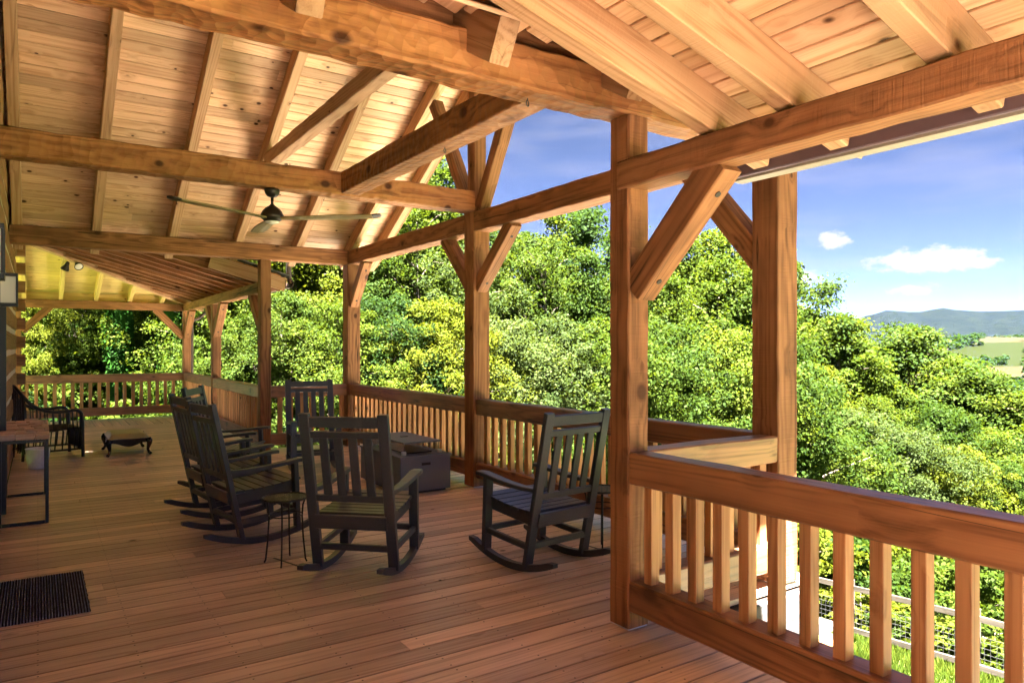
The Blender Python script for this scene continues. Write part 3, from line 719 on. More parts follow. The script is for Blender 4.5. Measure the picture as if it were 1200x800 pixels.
# ================================================================== rocking chairs
def make_rocker():
    root = empty('rocking_chair'); B = M['black']
    X = 0.262
    def rz(y): return (y * y) / (2 * 1.02)                       # underside of the rocker
    for s in (-1, 1):
        ys = [-0.45 + 0.9 * i / 16 for i in range(17)]
        poly = [(y, rz(y)) for y in ys] + [(y, rz(y) + 0.046 - (0.02 if abs(y) > .44 else 0)) for y in reversed(ys)]
        me = prism_mesh(poly, 0.040)
        o = local('rocker', me, B, root, (s * X, 0, 0), (0, 0, R(90)))
        lbar('rear_post', (s * X, -0.175, 0.045), (s * X, -0.395, 1.075), 0.038, 0.068, B, root, up=(1, 0, 0))
        lbar('front_leg', (s * X, 0.268, 0.06), (s * X, 0.243, 0.585), 0.038, 0.066, B, root, up=(1, 0, 0))
        # arm: flat, slightly dished board
        pts = [(-0.30, 0.575), (-0.15, 0.572), (0.0, 0.580), (0.15, 0.597), (0.27, 0.612), (0.335, 0.612)]
        wd = [0.050, 0.060, 0.068, 0.078, 0.085, 0.070]
        vs, fs = [], []
        for (y, z), w in zip(pts, wd):
            for dx, dz in ((-w / 2, -0.022), (w / 2, -0.022), (w / 2, 0.0), (w / 2 - .006, 0.004), (-w / 2 + .006, 0.004), (-w / 2, 0.0)):
                vs.append((s * (X + 0.008) + dx, y, z + dz))
        for i in range(len(pts) - 1):
            for k in range(6):
                q = (k + 1) % 6; fs.append((i * 6 + k, i * 6 + q, (i + 1) * 6 + q, (i + 1) * 6 + k))
        fs += [tuple(range(5, -1, -1)), tuple((len(pts) - 1) * 6 + k for k in range(6))]
        local('arm', mesh('arm', vs, fs), B, root)
        lbar('side_apron', (s * (X - .034), -0.225, 0.345), (s * (X - .034), 0.262, 0.392), 0.026, 0.075, B, root)
        lbar('side_stretcher', (s * X, -0.200, 0.175), (s * X, 0.262, 0.205), 0.030, 0.040, B, root)
    W = X - 0.02
    # seat of crosswise slats, gently dished
    n = 7
    for i in range(n):
        y = -0.19 + i * 0.0755; t = i / (n - 1)
        z = 0.392 + 0.043 * t + 0.012 * (2 * t - 1) ** 2
        sl = (0.043 / 0.453) + 0.012 * 4 * (2 * t - 1) / 0.453
        lbar('seat_slat', (-W - .016, y, z), (W + .016, y, z), 0.068, 0.020, B, root, up=(0, -sl, 1))
    lbar('front_apron', (-W, 0.262, 0.392), (W, 0.262, 0.392), 0.026, 0.070, B, root)
    ra = lbar('rear_apron', (-W, -0.262, 0.362), (W, -0.262, 0.362), 0.026, 0.095, B, root, up=(0, -.21, 1))
    bd = lathe_mesh([(0.0225, -0.0015), (0.0225, 0.0015), (0.019, 0.0025)], 20)
    bd.transform(Matrix.Diagonal((1.0, 0.5, 1, 1))); bd.materials.append(M['badge'])
    local('badge', bd, None, ra, (0, 0.0145, -0.005), (R(-90), 0, 0), smooth=False)
    def by(z): return -0.175 - (z - 0.045) * 0.220 / 1.03
    for nm, z, h, th in (('top_rail', 1.022, 0.070, 0.026), ('upper_rail', 0.940, 0.042, 0.024), ('lower_rail', 0.520, 0.045, 0.026)):
        lbar(nm, (-W - .002, by(z), z), (W + .002, by(z), z), th, h, B, root, up=(0, -.21, 1))
    for i in range(4):
        x = (-1.5 + i) * 0.098
        lbar('back_slat', (x, by(0.540), 0.540), (x, by(0.922), 0.922), 0.018, 0.058, B, root, up=(1, 0, 0))
    lbar('rear_stretcher', (-W, by(.185), 0.185), (W, by(.185), 0.185), 0.034, 0.040, B, root)
    lbar('front_stretcher', (-W, 0.263, 0.215), (W, 0.263, 0.215), 0.034, 0.040, B, root)
    return root
proto = make_rocker()
def place(o, x, y, face, label, group=None, z=0.0):
    """face = direction the thing looks, degrees from +Y towards +X"""
    o.location = (x, y, z); o.rotation_euler = (0, 0, -R(face)); o['label'] = label
    if group: o['group'] = group
proto['category'] = 'chair'
RG = 'black rocking chairs on the deck'
CH = [(2.94, 4.08, -6, 'black slatted rocking chair by the thick inner post, its back to the lawn railing'),
      (1.87, 4.62, 43, 'black rocking chair turned away towards the fire table, alone in mid deck'),
      (1.42, 5.90, 82, 'black rocking chair at the row end nearest the door mat, lattice table beside'),
      (1.42, 6.85, 84, 'black rocking chair in the middle of the row of three'),
      (1.72, 8.02, 118, 'black rocking chair turned to show its back slats, last of the row of three'),
      (2.83, 8.68, 190, 'black rocking chair standing before the short cross railing, facing down the porch')]
for i, (x, y, f, lab) in enumerate(CH):
    o = proto if i == 0 else copy_tree(proto)
    place(o, x, y, f, lab, RG)

# ================================================================== fire table
ft = empty('fire_table', (3.32, 7.12, 0)); tag(ft, 'low charcoal metal fire table with steel burner lid and glass guard', 'fire table')
fb = local('body', box_mesh(-0.285, 0.285, -0.53, 0.53, 0.025, 0.368, 0.004), M['grey'], ft)
local('table_top', box_mesh(-0.295, 0.295, -0.54, 0.54, 0.3685, 0.386, 0.003), M['grey'], ft)
local('plinth', box_mesh(-0.25, 0.25, -0.49, 0.49, 0.0, 0.0245), M['metal'], ft)
local('handle_slot', box_mesh(-0.05, 0.05, -0.5345, -0.5305, 0.285, 0.312, 0.001), M['metal'], fb)
gd = local('burner_tray', box_mesh(-0.15, 0.15, -0.36, 0.36, 0.3865, 0.40, 0.002), M['metal'], ft)
for (x0, x1, y0, y1) in ((-0.2, 0.2, -0.43, -0.424), (-0.2, 0.2, 0.424, 0.43), (-0.2, -0.194, -0.4235, 0.4235), (0.194, 0.2, -0.4235, 0.4235)):
    local('glass_guard', box_mesh(x0, x1, y0, y1, 0.3865, 0.500), M['glass'], ft)
lid = local('lid', box_mesh(-0.215, 0.215, -0.445, 0.445, 0.503, 0.520, 0.003), M['grey'], ft)
local('lid_handle', box_mesh(-0.04, 0.04, -0.02, 0.02, 0.5205, 0.527, 0.002), M['metal'], lid)
for sx in (-1, 1):
    for sy in (-1, 1):
        local('guard_clip', box_mesh(sx * .205 - .022, sx * .205 + .022, sy * .435 - .014, sy * .435 + .014, 0.3866, 0.425, 0.003), M['steel'], ft)

# ================================================================== small round tables
def lattice_table(x, y, label, h=0.45, r=0.155, rz=0.0):
    t = empty('side_table', (x, y, 0), rz); tag(t, label, 'table', 'small round lattice tables')
    ring = tube_mesh([(r * math.cos(a), r * math.sin(a), h) for a in [2 * math.pi * k / 28 for k in range(29)]], 0.008, 6)
    local('rim', ring, M['metal'], t)
    for k in range(-5, 6):
        o = k * 0.026; L = math.sqrt(max(0, (r - .004) ** 2 - o * o))
        for ang in (0, 90):
            m = lbar('lattice_strip', (-L, o, h + (0.0 if ang == 0 else 0.0022)), (L, o, h + (0.0 if ang == 0 else 0.0022)), 0.0165, 0.002, M['metal'], t, cham=0.0004)
            if ang: m.matrix_local = Matrix.Rotation(R(90), 4, 'Z') @ m.matrix_local
    for k in range(4):
        a = R(45 + 90 * k); c, s_ = math.cos(a), math.sin(a)
        local('leg', tube_mesh([(c * .135, s_ * .135, h - .004), (c * .118, s_ * .118, h - .05), (c * .112, s_ * .112, h - .13), (c * .120, s_ * .120, h - .28), (c * .135, s_ * .135, 0.02), (c * .145, s_ * .145, 0.001)], 0.0065, 6), M['metal'], t, smooth=True)
    local('brace_ring', tube_mesh([(0.112 * math.cos(a), 0.112 * math.sin(a), h - .12) for a in [2 * math.pi * k / 20 for k in range(21)]], 0.004, 5), M['metal'], t)
    return t
lattice_table(1.44, 5.02, 'small round black lattice table beside the row of rocking chairs', 0.45, 0.155, 0.3)
lattice_table(3.47, 4.02, 'small round black lattice table half hidden by the thick post', 0.45, 0.15, 0.1)
lattice_table(1.63, 7.42, 'small round black lattice table between two rocking chairs of the row', 0.45, 0.15, 0.5)

# ================================================================== door mat
def door_mat():
    w, d = 0.46, 0.88
    vs, fs = [], []
    n, mrows = 46, 30
    for j in range(mrows + 1):
        for i in range(n * 2 + 1):
            r = random.Random(i * 77 + j)
            x = -w / 2 + w * i / (2 * n); yv = -d / 2 + d * j / mrows
            e = (i in (0, 2 * n)) or (j in (0, mrows))
            vs.append((x + (r.uniform(-.004, .004) if e else 0), yv + (r.uniform(-.004, .004) if e else 0), 0.001 if e else 0.010 + (0.007 if i % 2 else 0.0) + r.uniform(-.0015, .0015)))
    c = 2 * n + 1
    fs = [(j * c + i, j * c + i + 1, (j + 1) * c + i + 1, (j + 1) * c + i) for j in range(mrows) for i in range(2 * n)]
    o = put('door_mat', mesh('door_mat', vs, fs), M['rug'], None, (0.02, 5.12, 0.002))
    tag(o, 'dark blue-grey ribbed door mat lying on the deck boards', 'mat')
door_mat()

# ================================================================== console table, bucket
ct = empty('console_table', (-0.10, 7.97, 0)); tag(ct, 'narrow table of rough wood blocks on a black metal frame by the wall', 'table')
hx, hy = 0.165, 0.71
for sx in (-1, 1):
    for sy in (-1, 1): lbar('leg', (sx * hx, sy * hy, 0.0), (sx * hx, sy * hy, 0.715), 0.025, 0.025, M['metal'], ct, up=(0, 1, 0), cham=0.002)
    lbar('frame_bar', (sx * hx, -hy + .014, 0.70), (sx * hx, hy - .014, 0.70), 0.025, 0.025, M['metal'], ct, cham=0.002)
for sy in (-1, 1):
    lbar('frame_bar', (-hx + .014, sy * hy, 0.70), (hx - .014, sy * hy, 0.70), 0.025, 0.025, M['metal'], ct, cham=0.002)
    lbar('frame_bar', (-hx + .014, sy * hy, 0.0135), (hx - .014, sy * hy, 0.0135), 0.025, 0.025, M['metal'], ct, cham=0.002)
q = random.Random(5)
yy = -0.73
while yy < 0.72:
    ln = q.uniform(.10, .18); xx = -0.18
    while xx < 0.17:
        wd = q.uniform(.07, .14); x1 = min(xx + wd, 0.185)
        local('wood_block', box_mesh(xx + .002, x1 - .002, yy + .002, min(yy + ln, .74) - .002, 0.7165, 0.755 + q.uniform(0, .018), 0.006), M['slab'], ct)
        xx = x1
    yy += ln
bk = empty('bucket', (0.0, 10.58, 0)); tag(bk, 'plain galvanised metal bucket standing on the deck', 'bucket')
bm_ = lathe_mesh([(0.098, 0.0), (0.103, 0.003), (0.110, 0.07), (0.112, 0.075), (0.115, 0.09), (0.130, 0.238), (0.135, 0.243), (0.132, 0.250), (0.126, 0.246), (0.108, 0.05), (0.095, 0.012), (0.02, 0.010)], 32)
local('pail', bm_, M['zinc'], bk, smooth=True)
local('bail_handle', tube_mesh([(0.134 * math.cos(a), 0.10 * math.sin(a) - .02, 0.236 - 0.10 * math.sin(a)) for a in [math.pi * k / 16 for k in range(17)]], 0.003, 6), M['metal'], bk)

# ================================================================== stool
st = empty('stool', (1.05, 11.52, 0)); tag(st, 'low black lacquered footstool with cabriole legs and an olive cushion', 'stool')
hx, hy = 0.235, 0.40
def cushion(hx, hy, z0, z1, n=14):
    vs, fs = [], []
    for j in range(n + 1):
        for i in range(n + 1):
            a, b_ = -1 + 2 * i / n, -1 + 2 * j / n
            fall = max(0, 1 - max(abs(a), abs(b_)) ** 6)
            vs.append((a * hx, b_ * hy, z0 + (z1 - z0) * math.sqrt(fall)))
    c = n + 1
    fs = [(j * c + i, j * c + i + 1, (j + 1) * c + i + 1, (j + 1) * c + i) for j in range(n) for i in range(n)]
    return mesh('cushion', vs, fs)
local('cushion', cushion(hx + .012, hy + .012, 0.232, 0.298), M['pad'], st, smooth=True)
def apron(L):
    n = 20; top = [(-L, 0.228), (L, 0.228)]
    bot = [(L - 2 * L * i / n, 0.150 + 0.028 * math.cos(2 * math.pi * i / n)) for i in range(n + 1)]
    return prism_mesh(top + bot, 0.025)
for s in (-1, 1):
    local('apron', apron(hx - .02), M['lacquer'], st, (0, s * hy, 0))
    local('apron', apron(hy - .02), M['lacquer'], st, (s * hx, 0, 0), (0, 0, R(90)))
    for s2 in (-1, 1):
        dx, dy = s / 1.4, s2 / 1.4
        pr = [(0.0, 0.225, .036), (0.018, 0.19, .040), (0.020, 0.16, .034), (0.004, 0.11, .024), (-0.004, 0.07, .018), (0.012, 0.035, .018), (0.034, 0.018, .022), (0.042, 0.004, .017)]
        local('cabriole_leg', tube_mesh([(s * hx + dx * a, s2 * hy + dy * a, z) for a, z, r_ in pr], [r_ for _, _, r_ in pr], 10), M['lacquer'], st, smooth=True)

# ================================================================== rattan armchair
wc = empty('rattan_chair', (0.10, 11.62, 0), R(-78)); tag(wc, 'black rattan armchair with flowing arms standing against the log wall', 'chair')
def tb(name, pts, r_, parent=wc, sides=6): return local(name, tube_mesh(pts, r_, sides), M['wicker'], parent, smooth=True)
# local: faces +Y; x is width
def arm_curve(s):
    return [(s * 0.06, -0.385, 0.98), (s * 0.16, -0.38, 0.955), (s * 0.25, -0.33, 0.86), (s * 0.30, -0.22, 0.72), (s * 0.335, -0.05, 0.635), (s * 0.345, 0.12, 0.625), (s * 0.345, 0.25, 0.640), (s * 0.34, 0.325, 0.60), (s * 0.335, 0.345, 0.50), (s * 0.33, 0.35, 0.25), (s * 0.33, 0.355, 0.0)]
def smooth_pts(p, n=4):
    out = []
    P_ = [Vector(v) for v in p]
    for i in range(len(P_) - 1):
        a = P_[max(i - 1, 0)]; b_ = P_[i]; c = P_[i + 1]; d = P_[min(i + 2, len(P_) - 1)]
        for k in range(n):
            t = k / n
            out.append(0.5 * ((2 * b_) + (c - a) * t + (2 * a - 5 * b_ + 4 * c - d) * t * t + (3 * b_ - a - 3 * c + d) * t ** 3))
    out.append(P_[-1]); return out
for s in (-1, 1):
    ac = smooth_pts(arm_curve(s), 4)
    tb('arm_rail', ac, 0.021, sides=8)
    # upright canes from the arm down to the base
    for i in range(3, len(ac) - 12, 2):
        p = ac[i]
        tb('cane', [p, (p.x * 0.99, p.y + .01, p.z * .62), (s * 0.30 if abs(p.x) > .2 else p.x, p.y + .05, 0.36), (s * 0.31 if abs(p.x) > .2 else p.x, p.y + .03, 0.10)], 0.0085)
    tb('rear_leg', [(s * 0.26, -0.33, 0.86), (s * 0.27, -0.31, 0.4), (s * 0.28, -0.33, 0.0)], 0.018)
for k in range(-3, 4):
    x = k * 0.055
    tb('back_cane', [(x * .9, -0.385, 0.97 - abs(k) * .006), (x, -0.34, 0.70), (x * 1.1, -0.28, 0.40), (x * 1.1, -0.30, 0.12)], 0.0085)
for k in range(-6, 7):
    x = k * 0.05
    tb('seat_cane', [(x, -0.28, 0.38), (x, 0.0, 0.37), (x, 0.28, 0.40), (x, 0.345, 0.385)], 0.010)
    tb('front_cane', [(x, 0.345, 0.385), (x, 0.35, 0.25), (x, 0.35, 0.10)], 0.008)
for (z, yb) in ((0.39, 0.345), (0.11, 0.352)):
    tb('base_hoop', [(-0.32, yb, z), (0.32, yb, z), (0.31, -0.30, z), (-0.31, -0.30, z), (-0.32, yb, z)], 0.014)

# ================================================================== ceiling fan
fan = empty('ceiling_fan', (1.78, 6.63, 2.93)); tag(fan, 'dark bronze ceiling fan with three slim blades hanging under a tie beam', 'ceiling fan')
local('canopy', lathe_mesh([(0.065, 0.002), (0.068, -0.01), (0.064, -0.035), (0.045, -0.062), (0.020, -0.072)], 24), M['bronze'], fan, smooth=True)
local('rod', lathe_mesh([(0.013, -0.07), (0.013, -0.145)], 12), M['bronze'], fan, smooth=True)
hub = local('motor', lathe_mesh([(0.018, -0.135), (0.030, -0.150), (0.055, -0.165), (0.085, -0.195), (0.098, -0.225), (0.105, -0.240), (0.100, -0.262), (0.070, -0.285), (0.066, -0.29)], 32), M['bronze'], fan, smooth=True)
local('light_lens', lathe_mesh([(0.064, -0.2905), (0.060, -0.302), (0.030, -0.312), (0.004, -0.314)], 24), M['lens'], fan, smooth=True)
def blade_mesh():
    vs, fs = [], []
    secs = [(0.09, 0.075), (0.20, 0.095), (0.40, 0.135), (0.62, 0.150), (0.84, 0.140), (0.93, 0.128)]
    for (x, w) in secs:
        tw = R(-5) * (1 - x * .3)
        for (yy_, zz) in ((-w / 2, -.006), (0, -.013), (w / 2, -.006), (w / 2, .004), (0, .006), (-w / 2, .004)):
            vs.append((x, yy_ * math.cos(tw) - zz * math.sin(tw), yy_ * math.sin(tw) + zz * math.cos(tw) + .012 * x))
    for i in range(len(secs) - 1):
        for k in range(6):
            q_ = (k + 1) % 6; fs.append((i * 6 + k, i * 6 + q_, (i + 1) * 6 + q_, (i + 1) * 6 + k))
    fs += [tuple(range(5, -1, -1)), tuple((len(secs) - 1) * 6 + k for k in range(6))]
    return mesh('blade', vs, fs)
def tip_mesh():
    vs, fs = [], []
    secs = [(0.9305, 0.128), (0.955, 0.120), (0.985, 0.098), (1.0, 0.06)]
    for i, (x, w) in enumerate(secs):
        tw = R(-5) * (1 - x * .3)
        for (yy_, zz) in ((-w / 2, -.007), (0, -.014), (w / 2, -.007), (w / 2, .005), (0, .007), (-w / 2, .005)):
            vs.append((x, yy_ * math.cos(tw) - zz * math.sin(tw), yy_ * math.sin(tw) + zz * math.cos(tw) + .012 * x + (i * .004)))
    for i in range(len(secs) - 1):
        for k in range(6):
            q_ = (k + 1) % 6; fs.append((i * 6 + k, i * 6 + q_, (i + 1) * 6 + q_, (i + 1) * 6 + k))
    fs += [tuple(range(5, -1, -1)), tuple((len(secs) - 1) * 6 + k for k in range(6))]
    return mesh('tip', vs, fs)
bmh, tmh = blade_mesh(), tip_mesh()
for a in (-36, 84, 204):
    b_ = local('blade', bmh, M['blade'], fan, (0, 0, -0.262), (0, 0, R(a)))
    local('blade_tip', tmh, M['bronze'], b_, (0, 0, 0))
    lbar('blade_iron', (0.06, 0, 0.002), (0.20, 0, 0.002), 0.06, 0.018, M['bronze'], b_, up=(0, .2, 1))

# ================================================================== lamps on the wall and under the roof, hooks
def sconce(y, label):
    s = empty('wall_lantern', (WX, y, 1.95)); tag(s, label, 'wall lamp', 'box lanterns on the log wall')
    local('back_plate', box_mesh(0.002, 0.022, -0.075, 0.075, -0.13, 0.13, 0.003), M['metal'], s)
    local('glass_box', box_mesh(0.034, 0.134, -0.068, 0.068, -0.105, 0.105, 0.002), M['white_glass'], s)
    for z in (-0.118, 0.118): local('frame_plate', box_mesh(0.024, 0.148, -0.082, 0.082, z - .012, z + .012, 0.002), M['metal'], s)
    for yy_ in (-0.076, 0.076): lbar('frame_bar', (0.141, yy_, -0.105), (0.141, yy_, 0.105), 0.012, 0.012, M['metal'], s, cham=0.001)
sconce(4.20, 'black-framed box lantern with frosted glass on the log wall near the door mat')
sconce(6.95, 'black-framed box lantern with frosted glass beside the dark door casing')
sp = empty('flood_light', (0.50, 14.62, 2.985)); tag(sp, 'bronze twin-head flood light fixed under the far pale ceiling', 'flood light')
local('base', lathe_mesh([(0.05, 0.18), (0.055, 0.03), (0.04, 0.0), (0.015, -0.01)], 18), M['bronze'], sp, smooth=True)
for s, lensq in ((-1, 0), (1, 1)):
    hd = local('lamp_head', lathe_mesh([(0.022, 0.0), (0.030, -0.02), (0.034, -0.06), (0.065, -0.13), (0.072, -0.15), (0.066, -0.152), (0.03, -0.10)], 20), M['bronze'], sp, (s * 0.06, -0.02, -0.015), (R(-52) if s > 0 else R(25), R(-22 * s), 0), smooth=True)
    local('lamp_lens', lathe_mesh([(0.064, -0.140), (0.05, -0.147), (0.01, -0.150)], 20), M['lens'], hd, smooth=True)
def hook(x, y, z, label):
    pts = [(0, 0, 0), (0, 0, -0.012)] + [(0.014 * math.sin(a), 0, -0.026 + 0.014 * math.cos(a)) for a in [2 * math.pi * k / 14 for k in range(14)]]
    o = put('eye_hook', tube_mesh(pts, 0.003, 6), M['metal'], None, (x, y, z)); o.rotation_euler = (0, 0, R(30))
    tag(o, label, 'hook', 'eye hooks in the beams')
hook(2.02, 2.90, 2.729, 'small black eye hook screwed into the hewn tie beam')
hook(2.47, 4.60, 2.951, 'small black eye hook under the header beam above the chairs')

# ================================================================== grey steps below the deck
stp = empty('grey_steps', (4.3, 3.82, -0.1)); tag(stp, 'weathered grey board steps going down beside the deck', 'steps')
for i in range(4):
    for k in range(2): lbar('tread', (0.08 + i * .28 + k * .135, -0.46, -0.12 - i * .185), (0.08 + i * .28 + k * .135, 0.46, -0.12 - i * .185), 0.13, 0.034, M['grey_deck'], stp)
for s in (-1, 1):
    lbar('stringer', (-0.03, s * .49, -0.16), (1.16, s * .49, -0.94), 0.04, 0.22, M['grey_deck'], stp)
    lbar('leg', (1.12, s * .49, -0.95), (1.12, s * .49, ground_z(5.42, 3.8) + .1), 0.09, 0.09, M['grey_deck'], stp, up=(0, 1, 0))

# ================================================================== yard fence
FX = 14.5
fn = empty('yard_fence', (FX, 6, ground_z(FX, 6))); tag(fn, 'pale timber fence with wire mesh along the edge of the lawn', 'fence')
fy = [-6.0 + 2.45 * k for k in range(10)]
for a in fy: bar('post', (FX, a, ground_z(FX, a) - .2), (FX, a, ground_z(FX, a) + 1.22), 0.11, 0.11, M['fence'], fn, up=(0, 1, 0), step=0.3, jit=0.003, seed=int(a * 10) + 99)
for a, b_ in zip(fy[:-1], fy[1:]):
    for h in (0.18, 1.07):
        bar('rail', (FX - .075, a, ground_z(FX, a) + h), (FX - .075, b_, ground_z(FX, b_) + h), 0.038, 0.115, M['fence'], fn, step=0.5, jit=0.003, seed=int(a * 7) + 5)
    wires = []
    for k in range(9):
        h = 0.24 + k * .1
        wires.append(tube_data([(FX - .05 - FX, a - 6, ground_z(FX, a) + h - ground_z(FX, 6)), (FX - .05 - FX, b_ - 6, ground_z(FX, b_) + h - ground_z(FX, 6))], 0.002, 4))
    for k in range(24):
        t = (k + .5) / 24; yv = a + (b_ - a) * t; g = ground_z(FX, a) * (1 - t) + ground_z(FX, b_) * t - ground_z(FX, 6)
        wires.append(tube_data([(-.05, yv - 6, g + .2), (-.05, yv - 6, g + 1.06)], 0.002, 4))
    o = local('wire_mesh', mesh('wire_mesh', *join_data(wires)), M['wire'], fn); o['kind'] = 'stuff'

# ================================================================== vegetation
def leaves_mesh(name, C, L, ln, wd, nrm_bias, seed):
    """C: leaf centres (n,3); L: preferred normals; one folded diamond per leaf"""
    g = np.random.default_rng(seed); n = len(C)
    d = g.normal(size=(n, 3)); d /= np.linalg.norm(d, axis=1)[:, None]
    nr = L * nrm_bias + d * (1 - nrm_bias); nr /= np.linalg.norm(nr, axis=1)[:, None] + 1e-9
    a = g.normal(size=(n, 3)); a[:, 2] -= 0.35
    a -= nr * (a * nr).sum(1)[:, None]; a /= np.linalg.norm(a, axis=1)[:, None] + 1e-9
    b = np.cross(nr, a)
    s = g.uniform(0.65, 1.25, n)[:, None]
    base = C - a * ln * .5 * s; tip = C + a * ln * .5 * s - nr * ln * .10 * s
    le = C + b * wd * .5 * s + nr * ln * .06 * s - a * ln * .05 * s; ri = C - b * wd * .5 * s + nr * ln * .06 * s - a * ln * .05 * s
    V = np.stack([base, ri, tip, le], 1).reshape(-1, 3)
    me = bpy.data.meshes.new(name)
    me.vertices.add(4 * n); me.vertices.foreach_set('co', V.astype(np.float32).ravel())
    me.loops.add(4 * n); me.loops.foreach_set('vertex_index', np.arange(4 * n, dtype=np.int32))
    me.polygons.add(n); me.polygons.foreach_set('loop_start', np.arange(0, 4 * n, 4, dtype=np.int32)); me.polygons.foreach_set('loop_total', np.full(n, 4, dtype=np.int32))
    me.update(calc_edges=True); me.validate(); return me

def crown_points(h0, h1, r, prof, nclus, nleaf, crad, seed, shell=0.5):
    """clusters inside an uneven envelope, leaves gathered round each cluster"""
    g = np.random.default_rng(seed)
    ph = g.uniform(0, 6.28, 6)
    cs = []
    while len(cs) < nclus:
        t = g.uniform(0, 1); az = g.uniform(0, 2 * np.pi)
        env = r * prof(t) * (1 + .22 * np.sin(2 * az + ph[0] + 5 * t) + .16 * np.sin(3 * az + ph[1] - 9 * t) + .12 * np.sin(5 * az + ph[2] + 13 * t))
        rr = env * (shell + (1 - shell) * g.uniform()) if g.uniform() < .78 else env * g.uniform(0.05, .6)
        if g.uniform() > max(.15, prof(t)): continue
        cs.append((rr * np.cos(az), rr * np.sin(az), h0 + (h1 - h0) * t))
    cs = np.array(cs)
    w = g.uniform(.5, 1.6, nclus); w /= w.sum()
    idx = g.choice(nclus, size=nleaf, p=w)
    sz = crad * g.uniform(.6, 1.35, nclus)
    off = g.normal(size=(nleaf, 3)); off /= np.linalg.norm(off, axis=1)[:, None]
    off *= (g.uniform(0, 1, nleaf) ** .45)[:, None]
    off[:, 2] *= .62
    C = cs[idx] + off * sz[idx][:, None]
    up = off.copy(); up[:, 2] += .55
    out = C - np.array([0, 0, (h0 + h1) * .5]); out /= np.linalg.norm(out, axis=1)[:, None] + 1e-9
    L = up + out * .45; L /= np.linalg.norm(L, axis=1)[:, None] + 1e-9
    return cs, C, L
def wood_mesh(cs, H, r0, nb, seed, start=.18, lean=0.25):
    r = random.Random(seed); parts = []
    n = 9; ax = [(lean * math.sin(i * .7 + seed) * .35 * i / n, lean * math.cos(i * .9 + seed) * .35 * i / n, H * i / n) for i in range(n + 1)]
    parts.append(tube_data(ax, [r0 * (1.35 if i == 0 else 1) * (1 - .9 * i / n) + .012 for i in range(n + 1)], 8))
    for _ in range(nb):
        c = Vector(cs[r.randrange(len(cs))]); zb = max(start * H, c.z - (0.35 + .5 * r.random()) * math.hypot(c.x, c.y) - .2)
        k = min(n - 1, int(zb / H * n)); f = zb / H * n - k
        a = Vector(ax[k]).lerp(Vector(ax[k + 1]), max(0, min(1, f)))
        mid = a.lerp(c, .5) + Vector((r.uniform(-.15, .15), r.uniform(-.15, .15), .12 * (c - a).length))
        rb = r0 * .34 * (1 - zb / H) + .018
        parts.append(tube_data([a, a.lerp(mid, .5), mid, mid.lerp(c, .6), c], [rb, rb * .8, rb * .55, rb * .3, .008], 5, cap=False))
    return mesh('trunk', *join_data(parts))
oval = lambda t: math.sin(math.pi * min(1, (t * .86 + .12))) ** .6
dome = lambda t: math.sqrt(max(0.02, 1 - (t * 1.02 - .28) ** 2 * 1.75)) if t > .28 else .72 + t
cone = lambda t: max(.10, (1 - t) ** .7 * (.55 + .45 * min(1, t * 5 + .2)))
airy = lambda t: .55 + .45 * math.sin(math.pi * t)
KINDS = {}
def kind(key, H, h0, r, prof, nclus, nleaf, crad, ln, wd, r0, nb, seed, bias=.52, start=.18):
    cs, C, L = crown_points(h0, H - crad * .5, r, prof, nclus, nleaf, crad, seed)
    KINDS[key] = (H, leaves_mesh('crown_' + key, C, L, ln, wd, bias, seed + 1), wood_mesh(cs, H * .9, r0, nb, seed + 2, start))
    KINDS[key][2].materials.append(M['bark'])
    KINDS[key][1].materials.append(M['leaf_mid'])
kind('oval', 11.0, 1.6, 2.7, oval, 380, 56000, .58, .125, .084, .17, 60, 11)
kind('dome', 8.5, 0.9, 3.3, dome, 420, 58000, .50, .115, .078, .19, 60, 23)
kind('spire', 12.0, 0.8, 2.1, cone, 360, 50000, .50, .125, .082, .15, 55, 37)
kind('airy', 11.5, 1.8, 2.6, airy, 140, 22000, .60, .130, .085, .12, 70, 41, start=.25)
kind('bush', 2.6, 0.15, 1.45, dome, 90, 9000, .34, .125, .085, .03, 26, 53, start=.04)
kind('weed', 1.5, 0.05, 1.25, dome, 70, 5200, .26, .15, .10, .015, 18, 67, start=.02)
NAME = {'oval': 'broadleaf_tree', 'dome': 'rounded_tree', 'spire': 'tall_tree', 'airy': 'woodland_tree', 'bush': 'shrub', 'weed': 'low_shrub'}
_proto = {}
def grow(key, x, y, h, leaf, label, group, wide=1.0, rz=None, sink=0.15):
    H, cm, tm = KINDS[key]
    gz = ground_z(x, y) - sink
    if key not in _proto:
        root = empty(NAME[key]); root['category'] = 'shrub' if key in ('bush', 'weed') else 'tree'
        a = local('trunk' if key not in ('bush', 'weed') else 'stems', tm, None, root); b = local('crown' if key not in ('bush', 'weed') else 'foliage', cm, None, root)
        b.material_slots[0].link = 'OBJECT'; _proto[key] = root
    else: root = copy_tree(_proto[key])
    s = h / H
    root.location = (x, y, gz); root.scale = (s * wide, s * wide, s); root.rotation_euler = (0, 0, rng.uniform(0, 6.28) if rz is None else rz)
    root['label'] = label; root['group'] = group
    for c in root.children:
        if c.name.split('.')[0] in ('crown', 'foliage'):
            c.material_slots[0].link = 'OBJECT'; c.material_slots[0].material = M[leaf]
    return root
WOODS = 'trees in the woods beyond the railing'
SH = {'leaf_mid': 'mid green', 'leaf_bright': 'bright green', 'leaf_dark': 'dark green', 'leaf_yellow': 'yellow green', 'leaf_sage': 'pale sage'}
FORM = {'oval': 'oval-crowned broadleaf tree', 'dome': 'rounded low-spreading tree', 'spire': 'tall narrow tree', 'airy': 'thin woodland tree with sparse leaves', 'bush': 'leafy shrub', 'weed': 'low ground-covering shrub'}
